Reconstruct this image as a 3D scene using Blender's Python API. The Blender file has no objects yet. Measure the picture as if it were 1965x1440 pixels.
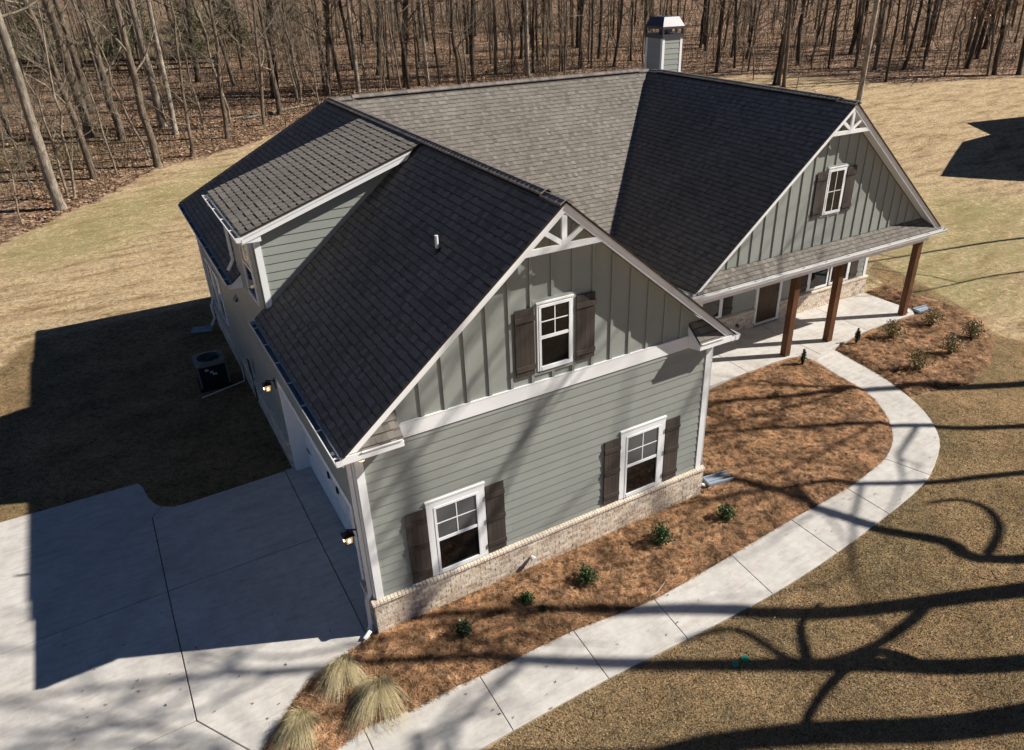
import bpy, math, random
import numpy as np
from mathutils import Matrix, Vector
random.seed(7); rng = np.random.default_rng(7)
S = bpy.context.scene; COL = S.collection

# ---------------------------------------------------------------- camera, world, sun, exposure
cam = bpy.data.cameras.new('camera'); camo = bpy.data.objects.new('camera', cam); COL.objects.link(camo)
cam.sensor_fit = 'HORIZONTAL'; cam.sensor_width = 36; cam.lens = 36*1431.035/1965
cam.shift_x = -72.84/1965; cam.shift_y = -16.42/1965
cam.clip_start = .1; cam.clip_end = 4000
CAMP = Vector((-2.2696, -9.7499, 10.3733))
camo.matrix_world = Matrix.Translation(CAMP) @ Matrix.Rotation(math.radians(-30.9499), 4, 'Z') @ Matrix.Rotation(math.radians(61.8455), 4, 'X') @ Matrix.Rotation(math.radians(-.7696), 4, 'Z')
S.camera = camo
SUN = Vector((1.235, -.550, 1.0)).normalized()          # towards the sun
W_ = bpy.data.worlds.new('World'); S.world = W_; W_.use_nodes = True
nt = W_.node_tree; sky = nt.nodes.new('ShaderNodeTexSky'); sky.sky_type = 'NISHITA'; sky.sun_disc = False; sky.air_density = .45; sky.dust_density = 0; sky.ozone_density = 4
sky.sun_elevation = math.asin(SUN.z); sky.sun_rotation = math.atan2(SUN.x, SUN.y)
nt.links.new(sky.outputs[0], nt.nodes['Background'].inputs[0]); nt.nodes['Background'].inputs[1].default_value = .05
sl = bpy.data.lights.new('sun', 'SUN'); sl.energy = 5.0; sl.angle = math.radians(.53); sl.color = (1, .95, .87)
so = bpy.data.objects.new('sun', sl); COL.objects.link(so); so.location = (20, -10, 30)
so.rotation_euler = (-SUN).to_track_quat('-Z', 'Y').to_euler()
S.view_settings.view_transform = 'Standard'; S.view_settings.look = 'None'; S.view_settings.gamma = 1
S.view_settings.exposure = .55; S.view_settings.use_curve_mapping = False
S.render.engine = 'CYCLES'

# ---------------------------------------------------------------- measured data (metres)
WALK=[(-2.92,-2.2,-3.4,-3.12,0),(-0.925,-1.73,-0.9,-3.03,1),(1.045,-1.807,1.037,-2.989,1),(2.891,-1.824,2.839,-2.983,1),(4.567,-1.995,4.49,-3.04,1),(6.607,-1.875,6.528,-3.066,1),(8.437,-1.745,8.453,-2.942,1),(10.306,-1.65,10.341,-2.719,1),(11.252,-1.505,11.317,-2.574,0),(11.987,-1.355,12.308,-2.337,1),(12.807,-0.958,13.589,-1.721,0),(13.542,-0.286,14.306,-1.064,0),(14.067,0.532,14.859,-0.197,0),(14.262,1.176,15.358,1.183,1),(14.32,1.954,15.469,2.123,0),(14.395,2.966,15.607,3.247,0)]
PATIO=[(10.756,3.312),(11.448,3.328),(12.269,3.349),(13.12,3.372),(13.724,3.337),(14.147,3.224),(14.262,2.874),(15.383,3.084),(16.918,3.309),(18.259,3.371),(19.637,3.311),(19.901,3.597),(19.942,5.414),(19.866,5.463)]
PJ=[(14.262,5.267),(14.26,4.486),(14.779,3.901),(14.754,3.305),(12.18,4.716),(12.156,3.304),(17.322,4.497),(17.287,3.322)]
DRIVE=[(-6.507,7.181),(-5.95,7.189),(-3.268,7.129),(-3.182,6.89),(-3.124,6.403),(-3.003,6.045),(-2.668,5.749),(-2.403,5.732),(-0.026,5.804),(-0.267,-0.022),(-0.955,-0.29),(-1.33,-0.367),(-1.76,-0.709),(-2.336,-1.287),(-2.675,-1.654),(-3.371,-2.863),(-6.022,-1.229)]
DJ=[(-3.132,5.622),(-2.92,5.844),(-3.134,3.048),(-3.116,-0.211),(-5.816,2.965),(-0.8,3.054),(0.065,3.058),(-4.122,-0.181),(-2.571,-1.141),(0.052,5.681),(0.146,1.32)]
BEDA=[(-0.267,-0.022),(-0.955,-0.29),(-1.33,-0.367),(-1.76,-0.709),(-2.336,-1.287),(-2.675,-1.654),(-2.88,-2.17),(-1.8,-2.02),(-0.925,-1.73),(-0.081,-1.841),(1.045,-1.807),(2.891,-1.824),(4.567,-1.995),(6.607,-1.875),(8.437,-1.745),(10.306,-1.65),(11.252,-1.505),(11.987,-1.355),(12.807,-0.958),(13.542,-0.286),(14.067,0.532),(14.262,1.176),(14.32,1.954),(14.472,3.035),(14.356,3.389),(13.927,3.503),(13.316,3.539),(12.453,3.516),(11.622,3.494),(10.922,3.478)]
BEDB=[(15.607,3.247),(15.504,2.335),(15.358,1.183),(15.045,0.172),(16.078,0.019),(17.07,-0.266),(18.587,0.053),(20.302,1.01),(21.247,2.022),(21.578,2.969),(21.475,3.674),(21.341,4.595),(21.285,5.627),(20.224,5.606),(20.182,3.766),(19.915,3.477),(18.519,3.537),(17.162,3.474)]
SOD=[(0.511,-3.051),(1.037,-2.989),(2.839,-2.983),(4.49,-3.04),(6.528,-3.066),(8.453,-2.942),(10.341,-2.719),(12.308,-2.337),(13.589,-1.721),(14.306,-1.064),(15.045,0.172),(17.07,-0.266),(20.302,1.01),(21.578,2.969),(21.285,5.627),(21.95,6.963),(23.177,7.535),(22.872,6.363),(22.321,4.247),(21.806,2.926),(20.728,1.182),(20.928,0.389),(23.604,-3.155),(14.625,-8.999),(3.459,-11.024),(-3.175,-6.969),(-3.371,-2.863),(-1.878,-2.33)]
SODL=[(-6.608,8.932),(-5.128,7.664),(-5.13,7.233),(-5.95,7.189),(-6.507,7.181)]
EDGE=[(-12.23,22.34,0.01),(-9.93,26.32,0.03),(-6.64,29.35,0.08),(-3.88,32.74,0.18),(-1.34,35.78,0.34),(0.76,38.94,0.55),(3.75,39.85,0.7),(6.87,41.07,0.87),(10.09,43.99,1.16),(15.28,44.86,1.39),(23.31,44.32,1.65),(31.6,42.58,1.84),(40.47,40.53,2.04),(45.97,39.02,2.14),(49.99,37.03,2.17),(51.66,34.05,2.05),(53.11,30.11,1.87),(57.12,28.3,1.9),(65.13,25.99,2.05),(78.81,19.13,2.13)]
GREEN=[(-3.23,29.35,2.5),(-1.08,31.56,2),(0.81,33.31,1.5),(-4.31,27.6,2),(31.88,8.91,2.5),(25.32,7.45,1.5),(23.64,5.14,2),(28.53,6.1,2),(3.51,35.35,1.5),(22.9,3.83,1.3)]
SHRUB=[(2.46,-0.91,0.26,'a'),(3.72,-1.03,0.35,'a'),(5.58,-0.92,0.44,'a'),(7.2,-1.07,0.37,'a'),(1.18,-0.96,0.33,'a'),(2.61,-1.22,0.12,'a'),(11.84,1.95,0.26,'a'),(17.51,2.72,0.89,'b'),(19.34,2.63,0.94,'b'),(19.6,1.37,0.74,'b'),(18.05,1.1,0.79,'b'),(16.38,1.01,0.83,'b'),(16.32,2.96,0.24,'c'),(13.84,2.86,0.19,'c')]
GRASSC=[(-0.83,-0.68,0.42),(-0.49,-1.42,0.5),(-1.72,-1.31,0.38)]
CAPS=[(5.04,-3.87,0.1),(4.82,-3.87,0.09),(-0.31,-0.49,0.07),(4.28,-1.54,0.05)]
TREES=[(-4.21,33.62,0.2,0.421,'P'),(-2.47,38.51,0.44,0.224,'M'),(-2.02,48.63,1.0,0.496,'B'),(-0.3,46.58,0.94,0.399,'B'),(0.87,39.23,0.57,0.35,'B'),(2.45,48.63,1.16,0.456,'P'),(2.82,46.15,1.03,0.298,'P'),(2.88,40.3,0.69,0.143,'M'),(4.61,46.37,1.1,0.08,'S'),(5.51,43.29,0.95,0.171,'M'),(6.43,47.12,1.21,0.102,'S'),(8.29,45.2,1.16,0.159,'M'),(9.96,47.91,1.38,0.208,'M'),(11.14,53.7,1.77,0.457,'D'),(0.59,41.05,0.66,0.09,'S'),(9.29,59.57,2.06,0.198,'M'),(12.32,50.77,1.64,0.132,'S'),(14.9,52.23,1.82,0.227,'D'),(-1.49,55.84,1.45,0.37,'B'),(7.04,63.11,2.19,0.284,'D'),(-3.55,35.36,0.27,0.097,'S'),(-3.83,35.34,0.27,0.081,'S'),(-5.34,36.54,0.28,0.05,'S'),(-5.38,45.14,0.69,0.059,'S'),(-5.82,31.92,0.13,0.045,'S'),(-1.33,38.79,0.48,0.069,'S'),(-5.92,44.23,0.62,0.058,'S'),(-4.65,41.34,0.51,0.073,'S'),(14.83,51.9,1.8,0.158,'M'),(14.89,53.02,1.87,0.115,'D'),(16.18,52.93,1.91,0.207,'D'),(17.11,51.5,1.86,0.204,'P'),(19.87,60.71,2.51,0.234,'D'),(20.83,57.11,2.33,0.298,'D'),(19.14,50.9,1.89,0.091,'S'),(20.32,52.98,2.06,0.141,'M'),(20.9,50.9,1.96,0.343,'D'),(22.02,50.95,2.0,0.115,'M'),(22.64,50.53,2.0,0.138,'P'),(23.72,50.63,2.04,0.116,'D'),(23.58,59.66,2.58,0.234,'B'),(29.09,63.65,3.02,0.168,'D'),(28.26,58.5,2.68,0.105,'S'),(25.98,50.36,2.11,0.094,'S'),(25.79,50.49,2.11,0.094,'S'),(26.7,50.3,2.13,0.258,'D'),(29.43,51.61,2.3,0.194,'B'),(31.72,61.79,3.0,0.222,'D'),(31.56,49.66,2.26,0.313,'P'),(32.53,50.41,2.34,0.171,'D'),(34.8,56.68,2.8,0.214,'D'),(35.39,54.58,2.7,0.131,'D'),(33.44,49.78,2.34,0.098,'S'),(34.41,49.11,2.33,0.122,'M'),(34.84,49.29,2.36,0.123,'D'),(36.42,49.17,2.41,0.124,'D'),(36.84,49.38,2.44,0.1,'D'),(37.56,48.87,2.43,0.125,'D'),(40.8,52.46,2.76,0.213,'D'),(40.64,50.9,2.67,0.104,'S'),(39.67,48.41,2.48,0.176,'D'),(44.7,52.61,2.91,0.11,'S'),(25.34,74.19,3.51,0.186,'D'),(34.36,58.72,2.91,0.109,'S'),(17.88,51.37,1.87,0.091,'S'),(12.16,51.14,1.66,0.11,'S'),(52.41,51.42,3.12,0.201,'D'),(51.64,49.77,2.99,0.169,'D'),(45.24,41.18,2.25,0.221,'D'),(51.38,45.85,2.75,0.163,'D'),(50.97,42.96,2.56,0.105,'S'),(58.45,50.96,3.31,0.181,'D'),(45.93,35.1,1.91,0.209,'D'),(46.03,34.75,1.89,0.208,'B'),(45.97,34.13,1.85,0.184,'B'),(53.72,39.82,2.47,0.263,'D'),(56.22,40.52,2.6,0.108,'D'),(54.77,37.33,2.36,0.13,'D'),(58.58,40.12,2.66,0.193,'B'),(61.57,40.65,2.8,0.257,'D'),(46.76,27.55,1.49,0.239,'U'),(53.77,30.65,1.92,0.146,'D'),(59.23,33.09,2.27,0.211,'D'),(70.5,39.27,3.04,0.246,'D'),(61.01,32.41,2.29,0.107,'D'),(59.32,29.3,2.04,0.103,'M'),(64.25,31.29,2.34,0.11,'S'),(64.4,30.61,2.3,0.274,'D'),(70.91,34.05,2.74,0.18,'D'),(74.18,35.19,2.93,0.311,'D'),(63.65,27.64,2.1,0.266,'D'),(62.81,27.7,2.07,0.132,'M'),(65.44,26.61,2.1,0.27,'D'),(46.03,32.89,1.78,0.045,'S'),(42.73,50.0,2.69,0.131,'D'),(43.04,48.52,2.61,0.104,'S'),(45.72,37.2,2.03,0.071,'S'),(46.43,39.28,2.18,0.073,'S')]
FENCE=[(-3.46,72.76,2.39),(-1.2,71.74,2.41),(8.9,66.4,2.45)]
SHADOWS=[[(9.54,-7.59),(7.92,-6.97),(6.63,-6.38),(5.23,-5.57),(3.75,-4.86),(2.59,-4.44)],[(8.97,-6.38),(6.99,-5.17),(5.51,-4.25),(3.65,-3.09),(2.55,-2.35),(1.82,-1.85)],[(10.6,-5.45),(9.01,-4.77),(7.16,-3.94),(5.13,-2.58),(3.12,-1.47)],[(11.43,-4.98),(10.76,-3.93),(9.94,-2.95),(9.29,-1.73),(8.12,0.11)],[(14.24,-3.39),(12.85,-2.82),(11.73,-2.28),(10.17,-1.41)],[(18.33,-1.08),(14.87,0.78),(11.97,1.86),(10.1,2.67)],[(16.21,-2.28),(13.84,-0.77),(9.6,1.35)],[(30.62,5.89),(26.19,6.88),(23.09,7.48)]]
SPL=[(7.84,0.06),(-0.48,16.14),(20.19,3.42)]
AC=[(-1.3,11.58,0.85),(-1.25,10.91,0.85),(-0.52,10.81,0.85),(-0.53,11.7,0.85),(-1.26,11.07,0.0),(-1.35,10.6,0.0),(-0.15,10.82,0.0),(-1.35,10.4,0.1)]
STICKS=[[(5.463,-1.42),(5.087,-1.769),(4.707,-1.928),(4.502,-1.954)],[(9.714,-0.843),(9.5,-1.098),(9.24,-1.376)],[(10.28,-4.837),(10.524,-5.152),(10.86,-5.553)],[(10.652,-4.871),(10.535,-5.094)]]
HC=[(15.86,12.5,8.17),(16.77,12.5,8.22)]
HD=[(15.86,13.48,8.2)]
WIN=[(-0.03,13.4,1.16),(-0.03,12.98,2.5),(-0.03,14.82,2.19)]

HR, PT, W = 7.2747, .8275, 7.329
XR = 14.66                     # ridge of the porch wing
YM = 11.68                     # main ridge

# ---------------------------------------------------------------- materials
def mat(name, base, rough=.85, spec=.3, metal=0):
    m = bpy.data.materials.new(name); m.use_nodes = True; b = m.node_tree.nodes['Principled BSDF']
    b.inputs['Base Color'].default_value = (*base, 1); b.inputs['Roughness'].default_value = rough
    b.inputs['Specular IOR Level'].default_value = spec; b.inputs['Metallic'].default_value = metal
    return m
class N:
    def __init__(s, m): s.t = m.node_tree; s.b = s.t.nodes['Principled BSDF']
    def n(s, ty, **k):
        o = s.t.nodes.new('ShaderNode'+ty)
        for a, v in k.items(): setattr(o, a, v)
        return o
    def l(s, a, b): s.t.links.new(a, b)
    def pos(s, scale=(1, 1, 1), rot=(0, 0, 0), obj=False):
        g = s.n('TexCoord').outputs['Object'] if obj else s.n('NewGeometry').outputs['Position']
        mp = s.n('Mapping'); mp.inputs['Scale'].default_value = scale; mp.inputs['Rotation'].default_value = rot
        s.l(g, mp.inputs[0]); return mp.outputs[0]
    def noise(s, vec, scale, detail=3, rough=.55, dist=0):
        o = s.n('TexNoise'); o.inputs['Scale'].default_value = scale; o.inputs['Detail'].default_value = detail
        o.inputs['Roughness'].default_value = rough; o.inputs['Distortion'].default_value = dist; s.l(vec, o.inputs['Vector']); return o.outputs['Fac']
    def ramp(s, fac, stops):
        o = s.n('ValToRGB'); e = o.color_ramp.elements
        while len(e) < len(stops): e.new(.5)
        for i, (p_, c) in enumerate(stops): e[i].position = p_; e[i].color = (*c, 1) if len(c) == 3 else c
        s.l(fac, o.inputs[0]); return o.outputs[0]
    def mix(s, f, a, b, mode='MIX'):
        o = s.n('Mix', data_type='RGBA', blend_type=mode)
        for i, v in ((0, f), (6, a), (7, b)):
            if hasattr(v, 'links'): s.l(v, o.inputs[i])
            else: o.inputs[i].default_value = v if i == 0 else ((*v, 1) if len(v) == 3 else v)
        return o.outputs[2]
    def math(s, op, a, b=0., clamp=False):
        o = s.n('Math', operation=op, use_clamp=clamp)
        for i, v in ((0, a), (1, b)):
            if hasattr(v, 'links'): s.l(v, o.inputs[i])
            else: o.inputs[i].default_value = v
        return o.outputs[0]
    def attr(s, nm): return s.n('Attribute', attribute_name=nm)
    def bump(s, h, st=.3, dist=.02):
        o = s.n('Bump'); o.inputs['Strength'].default_value = st; o.inputs['Distance'].default_value = dist
        s.l(h, o.inputs['Height']); s.l(o.outputs[0], s.b.inputs['Normal'])
    def col(s, c): s.l(c, s.b.inputs['Base Color'])
def g(v): return (v, v, v)
def sc(c, k): return tuple(x*k for x in c)

def m_paint(name, base, var=.08, rough=.55, grain=None):
    m = mat(name, base, rough, .35); q = N(m); P = q.pos()
    a = q.noise(P, 1.3, 4); c = q.ramp(a, [(.25, sc(base, 1-var)), (.75, sc(base, 1+var*.6))])
    tone = q.attr('tone').outputs['Fac']
    c = q.mix(1., c, q.ramp(tone, [(0, g(1-var)), (1, g(1))]), 'MULTIPLY')
    q.col(c)
    if grain: q.bump(q.noise(q.pos(grain), 18, 3), .25, .004)
    else: q.bump(q.noise(P, 60, 2), .06, .002)
    return m
M = {}
M['sage'] = m_paint('sage_siding', (.305, .32, .29), .08, .5, (1, 1, 25))
M['sage_trim'] = m_paint('sage_batten', (.305, .32, .29), .06)
M['tan'] = M['sage']
M['white'] = m_paint('white_trim', (.86, .86, .85), .04, .45)
M['vinyl'] = m_paint('white_vinyl', (.84, .85, .86), .03, .3)
M['gutter'] = m_paint('gutter_metal', (.80, .79, .78), .04, .3)
M['gutter_shade'] = mat('gutter_shade_paint', (.10, .13, .17), .5)  # bluish dark paints shade and sky reflection inside the white gutter
M['shutter'] = m_paint('stained_shutter', (.075, .058, .047), .35, .7, (14, 14, 1.2))
m = mat('stained_post', (.16, .07, .03), .6); q = N(m)
a = q.noise(q.pos((1, 1, .12)), 30, 5, .6, 1.5); b_ = q.noise(q.pos((1, 1, .5)), 2.3, 3)
q.col(q.mix(1., q.ramp(a, [(.3, (.07, .028, .012)), (.5, (.15, .062, .026)), (.75, (.24, .11, .048))]), q.ramp(b_, [(.3, g(.6)), (.7, g(1.1))]), 'MULTIPLY')); q.bump(a, .3, .006); M['post'] = m
m = mat('dark_door_wood', (.06, .03, .015), .45); q = N(m)
a = q.noise(q.pos((1, 1, .1)), 22, 4, .6, 1); q.col(q.ramp(a, [(.3, (.02, .011, .006)), (.7, (.10, .048, .02))])); M['doorwood'] = m
M['glass'] = mat('window_glass', (.006, .006, .006), .03, .42)
M['glass_up'] = mat('window_glass_grey', (.085, .085, .085), .10, .5)  # paler grey glass, default for the upper panes
M['black'] = mat('black_metal', (.012, .012, .013), .4)
M['bronze'] = mat('dark_flashing', (.030, .018, .012), .6)
M['galv'] = mat('dark_galvanised', (.07, .065, .07), .42, .5, .5)
M['dark'] = mat('dark_void', (.01, .01, .01), .9)
m = mat('lamp_glass', (.9, .6, .3), .3); q = N(m); q.b.inputs['Emission Color'].default_value = (1, .62, .30, 1); q.b.inputs['Emission Strength'].default_value = .2; M['lampglass'] = m
m = mat('bulb', (1, .9, .7), .3); q = N(m); q.b.inputs['Emission Color'].default_value = (1, .80, .50, 1); q.b.inputs['Emission Strength'].default_value = 2.2; M['bulb'] = m
M['acm'] = mat('condenser_metal', (.15, .17, .18), .5, .4, .2)
M['pvc'] = mat('white_pipe', (.75, .75, .73), .4)
M['bluegrey'] = m_paint('splash_block_plastic', (.33, .40, .47), .1)
M['greencap'] = mat('green_plastic', (.03, .22, .14), .5)
M['redmark'] = mat('red_plastic', (.5, .05, .02), .5)

def m_shingle(name, base):
    m = mat(name, base, .92, .2); q = N(m); P = q.pos()
    t = q.attr('tone').outputs['Fac']
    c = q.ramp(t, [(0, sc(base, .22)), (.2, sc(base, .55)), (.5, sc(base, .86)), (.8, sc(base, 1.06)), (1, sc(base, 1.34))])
    gr = q.noise(P, 190, 2, .8); c = q.mix(1., c, q.ramp(gr, [(.3, g(.72)), (.7, g(1.25))]), 'MULTIPLY')
    st = q.noise(P, .55, 4); c = q.mix(1., c, q.ramp(st, [(.3, g(.86)), (.7, g(1.07))]), 'MULTIPLY')
    q.col(c); q.bump(gr, .06, .001); return m
M['shingle'] = m_shingle('weathered_shingle', (.215, .192, .166))
M['cap'] = m_shingle('ridge_shingle', (.25, .218, .195))

def m_brick():
    m = mat('cream_brick', (.55, .46, .36), .9, .2); q = N(m); P = q.pos(); t = q.attr('tone').outputs['Fac']
    c = q.ramp(t, [(0, (.52, .38, .28)), (.25, (.64, .52, .40)), (.6, (.72, .61, .48)), (1, (.78, .68, .56))])
    a = q.noise(q.pos((1, 1, .3)), 34, 4, .75); c = q.mix(1., c, q.ramp(a, [(.37, g(.42)), (.47, g(.97)), (.8, g(1.1))]), 'MULTIPLY')
    q.col(c); q.bump(a, .8, .012); return m
M['brick'] = m_brick()
m = mat('mortar', (.50, .43, .34), .95); q = N(m); a = q.noise(q.pos(), 40, 3); q.col(q.ramp(a, [(.3, (.38, .31, .24)), (.7, (.55, .47, .38))])); M['mortar'] = m

m = mat('broom_concrete', (.5, .48, .45), .85, .25); q = N(m); P = q.pos()
a = q.noise(P, .75, 5, .6); b_ = q.noise(P, 5, 5, .7); f_ = q.noise(P, 130, 2, .8); d_ = q.noise(q.pos((1, 6, 1), (0, 0, .4)), 1.5, 5, .7)
t = q.attr('tone').outputs['Fac']
c = q.ramp(a, [(.3, (.52, .485, .44)), (.55, (.60, .57, .53)), (.75, (.65, .625, .585))])
c = q.mix(1., c, q.ramp(b_, [(.32, g(.86)), (.6, g(1.03))]), 'MULTIPLY')
c = q.mix(1., c, q.ramp(f_, [(.25, g(.86)), (.7, g(1.07))]), 'MULTIPLY')
c = q.mix(1., c, q.ramp(d_, [(.28, (.82, .76, .70)), (.50, g(1))]), 'MULTIPLY')
c = q.mix(1., c, q.ramp(t, [(0, g(.9)), (1, g(1.04))]), 'MULTIPLY')
w = q.n('TexWave', wave_type='RINGS', rings_direction='Z'); mp = q.pos((.35, .35, 1)); q.l(mp, w.inputs[0]); w.inputs['Scale'].default_value = .55; w.inputs['Distortion'].default_value = 3; w.inputs['Detail'].default_value = 3
c = q.mix(1., c, q.ramp(w.outputs['Fac'], [(0, g(.92)), (.2, g(1))]), 'MULTIPLY')
q.col(c); q.bump(f_, .25, .004); M['concrete'] = m

# pine straw
m = mat('pine_straw_base', (.2, .1, .045), .95, .1); q = N(m); P = q.pos()
a = q.noise(P, 1.7, 4, .6); b_ = q.noise(q.pos((9, 30, 9), (0, 0, .6)), 2.2, 4, .7, 1.5); c2 = q.noise(q.pos((30, 8, 9), (0, 0, -.3)), 2., 4, .7, 1.5)
c = q.ramp(a, [(.34, (.15, .075, .036)), (.5, (.34, .20, .115)), (.66, (.54, .36, .23))])
c = q.mix(1., c, q.ramp(b_, [(.35, g(.35)), (.55, g(1)), (.7, g(1.4))]), 'MULTIPLY'); c = q.mix(1., c, q.ramp(c2, [(.35, g(.45)), (.55, g(1))]), 'MULTIPLY')
q.col(c); q.bump(q.math('ADD', b_, c2), .9, .03); M['strawbase'] = m
m = mat('pine_needle', (.3, .16, .08), .75, .25); q = N(m); t = q.attr('tone').outputs['Fac']
a = q.noise(q.pos(), 1.7, 4, .6)
c = q.ramp(t, [(0, (.09, .036, .015)), (.35, (.37, .18, .08)), (.7, (.60, .35, .185)), (1, (.78, .57, .37))]); c = q.mix(1., c, q.ramp(q.noise(q.pos(), 6.5, 4, .7), [(.38, g(.28)), (.52, g(.95)), (.66, g(1.25))]), 'MULTIPLY')
q.col(q.mix(1., c, q.ramp(a, [(.34, g(.50)), (.62, g(1.2))]), 'MULTIPLY')); M['needle'] = m
m = mat('dormant_blade', (.25, .2, .11), .85, .2); q = N(m); t = q.attr('tone').outputs['Fac']
q.col(q.ramp(t, [(0, (.21, .162, .10)), (.5, (.345, .268, .168)), (.85, (.45, .36, .235)), (1, (.58, .48, .34))])); M['blade'] = m
m = mat('tuft_blade', (.4, .38, .2), .7, .25); q = N(m); t = q.attr('tone').outputs['Fac']
q.col(q.ramp(t, [(0, (.15, .15, .06)), (.4, (.34, .28, .13)), (.75, (.56, .46, .27)), (1, (.72, .62, .42))])); M['tuft'] = m
def m_leaf(name, stops):
    m = mat(name, stops[1][1], .45, .4); q = N(m); q.col(q.ramp(q.attr('tone').outputs['Fac'], stops)); return m
M['leaf'] = m_leaf('holly_leaf', [(0, (.012, .03, .008)), (.5, (.035, .085, .02)), (1, (.10, .17, .045))])
M['leaf2'] = m_leaf('feathery_leaf', [(0, (.10, .07, .03)), (.5, (.21, .18, .07)), (1, (.40, .34, .16))])
M['leaf3'] = m_leaf('dark_leaf', [(0, (.01, .018, .01)), (.5, (.02, .04, .016)), (1, (.05, .08, .03))])
M['everg'] = m_leaf('evergreen_leaf', [(0, (.030, .038, .014)), (.5, (.085, .095, .035)), (1, (.20, .20, .08))])
M['dryleaf'] = m_leaf('dry_oak_leaf', [(0, (.16, .06, .02)), (1, (.40, .19, .08))])
def m_bark(name, dark, light, sca=9):
    m = mat(name, light, .95, .15); q = N(m); a = q.noise(q.pos((1, 1, .22)), sca, 5, .65, .6); b_ = q.noise(q.pos((1, 1, .6)), .7, 3)
    oi = q.n('ObjectInfo').outputs['Random']
    c = q.ramp(a, [(.36, dark), (.62, light)]); c = q.mix(1., c, q.ramp(q.noise(q.pos((1, 1, .5)), 3.2, 4, .7), [(.35, g(.62)), (.6, g(1.15))]), 'MULTIPLY'); c = q.mix(1., c, q.ramp(b_, [(.3, g(.72)), (.7, g(1.15))]), 'MULTIPLY')
    q.col(q.mix(1., c, q.ramp(oi, [(0, g(.78)), (1, g(1.15))]), 'MULTIPLY')); q.bump(a, .9, .06); return m
M['bark_pale'] = m_bark('pale_bark', (.20, .165, .13), (.42, .36, .29))
M['bark_brown'] = m_bark('brown_bark', (.09, .07, .05), (.24, .19, .145))
M['bark_dark'] = m_bark('dark_bark', (.035, .028, .022), (.105, .083, .065))
M['twig'] = m_bark('grey_twig', (.13, .105, .078), (.34, .28, .21))
M['brush'] = m_bark('brown_brush', (.075, .055, .038), (.20, .15, .105))
M['stick'] = mat('dry_stick', (.42, .32, .22), .8)

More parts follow.
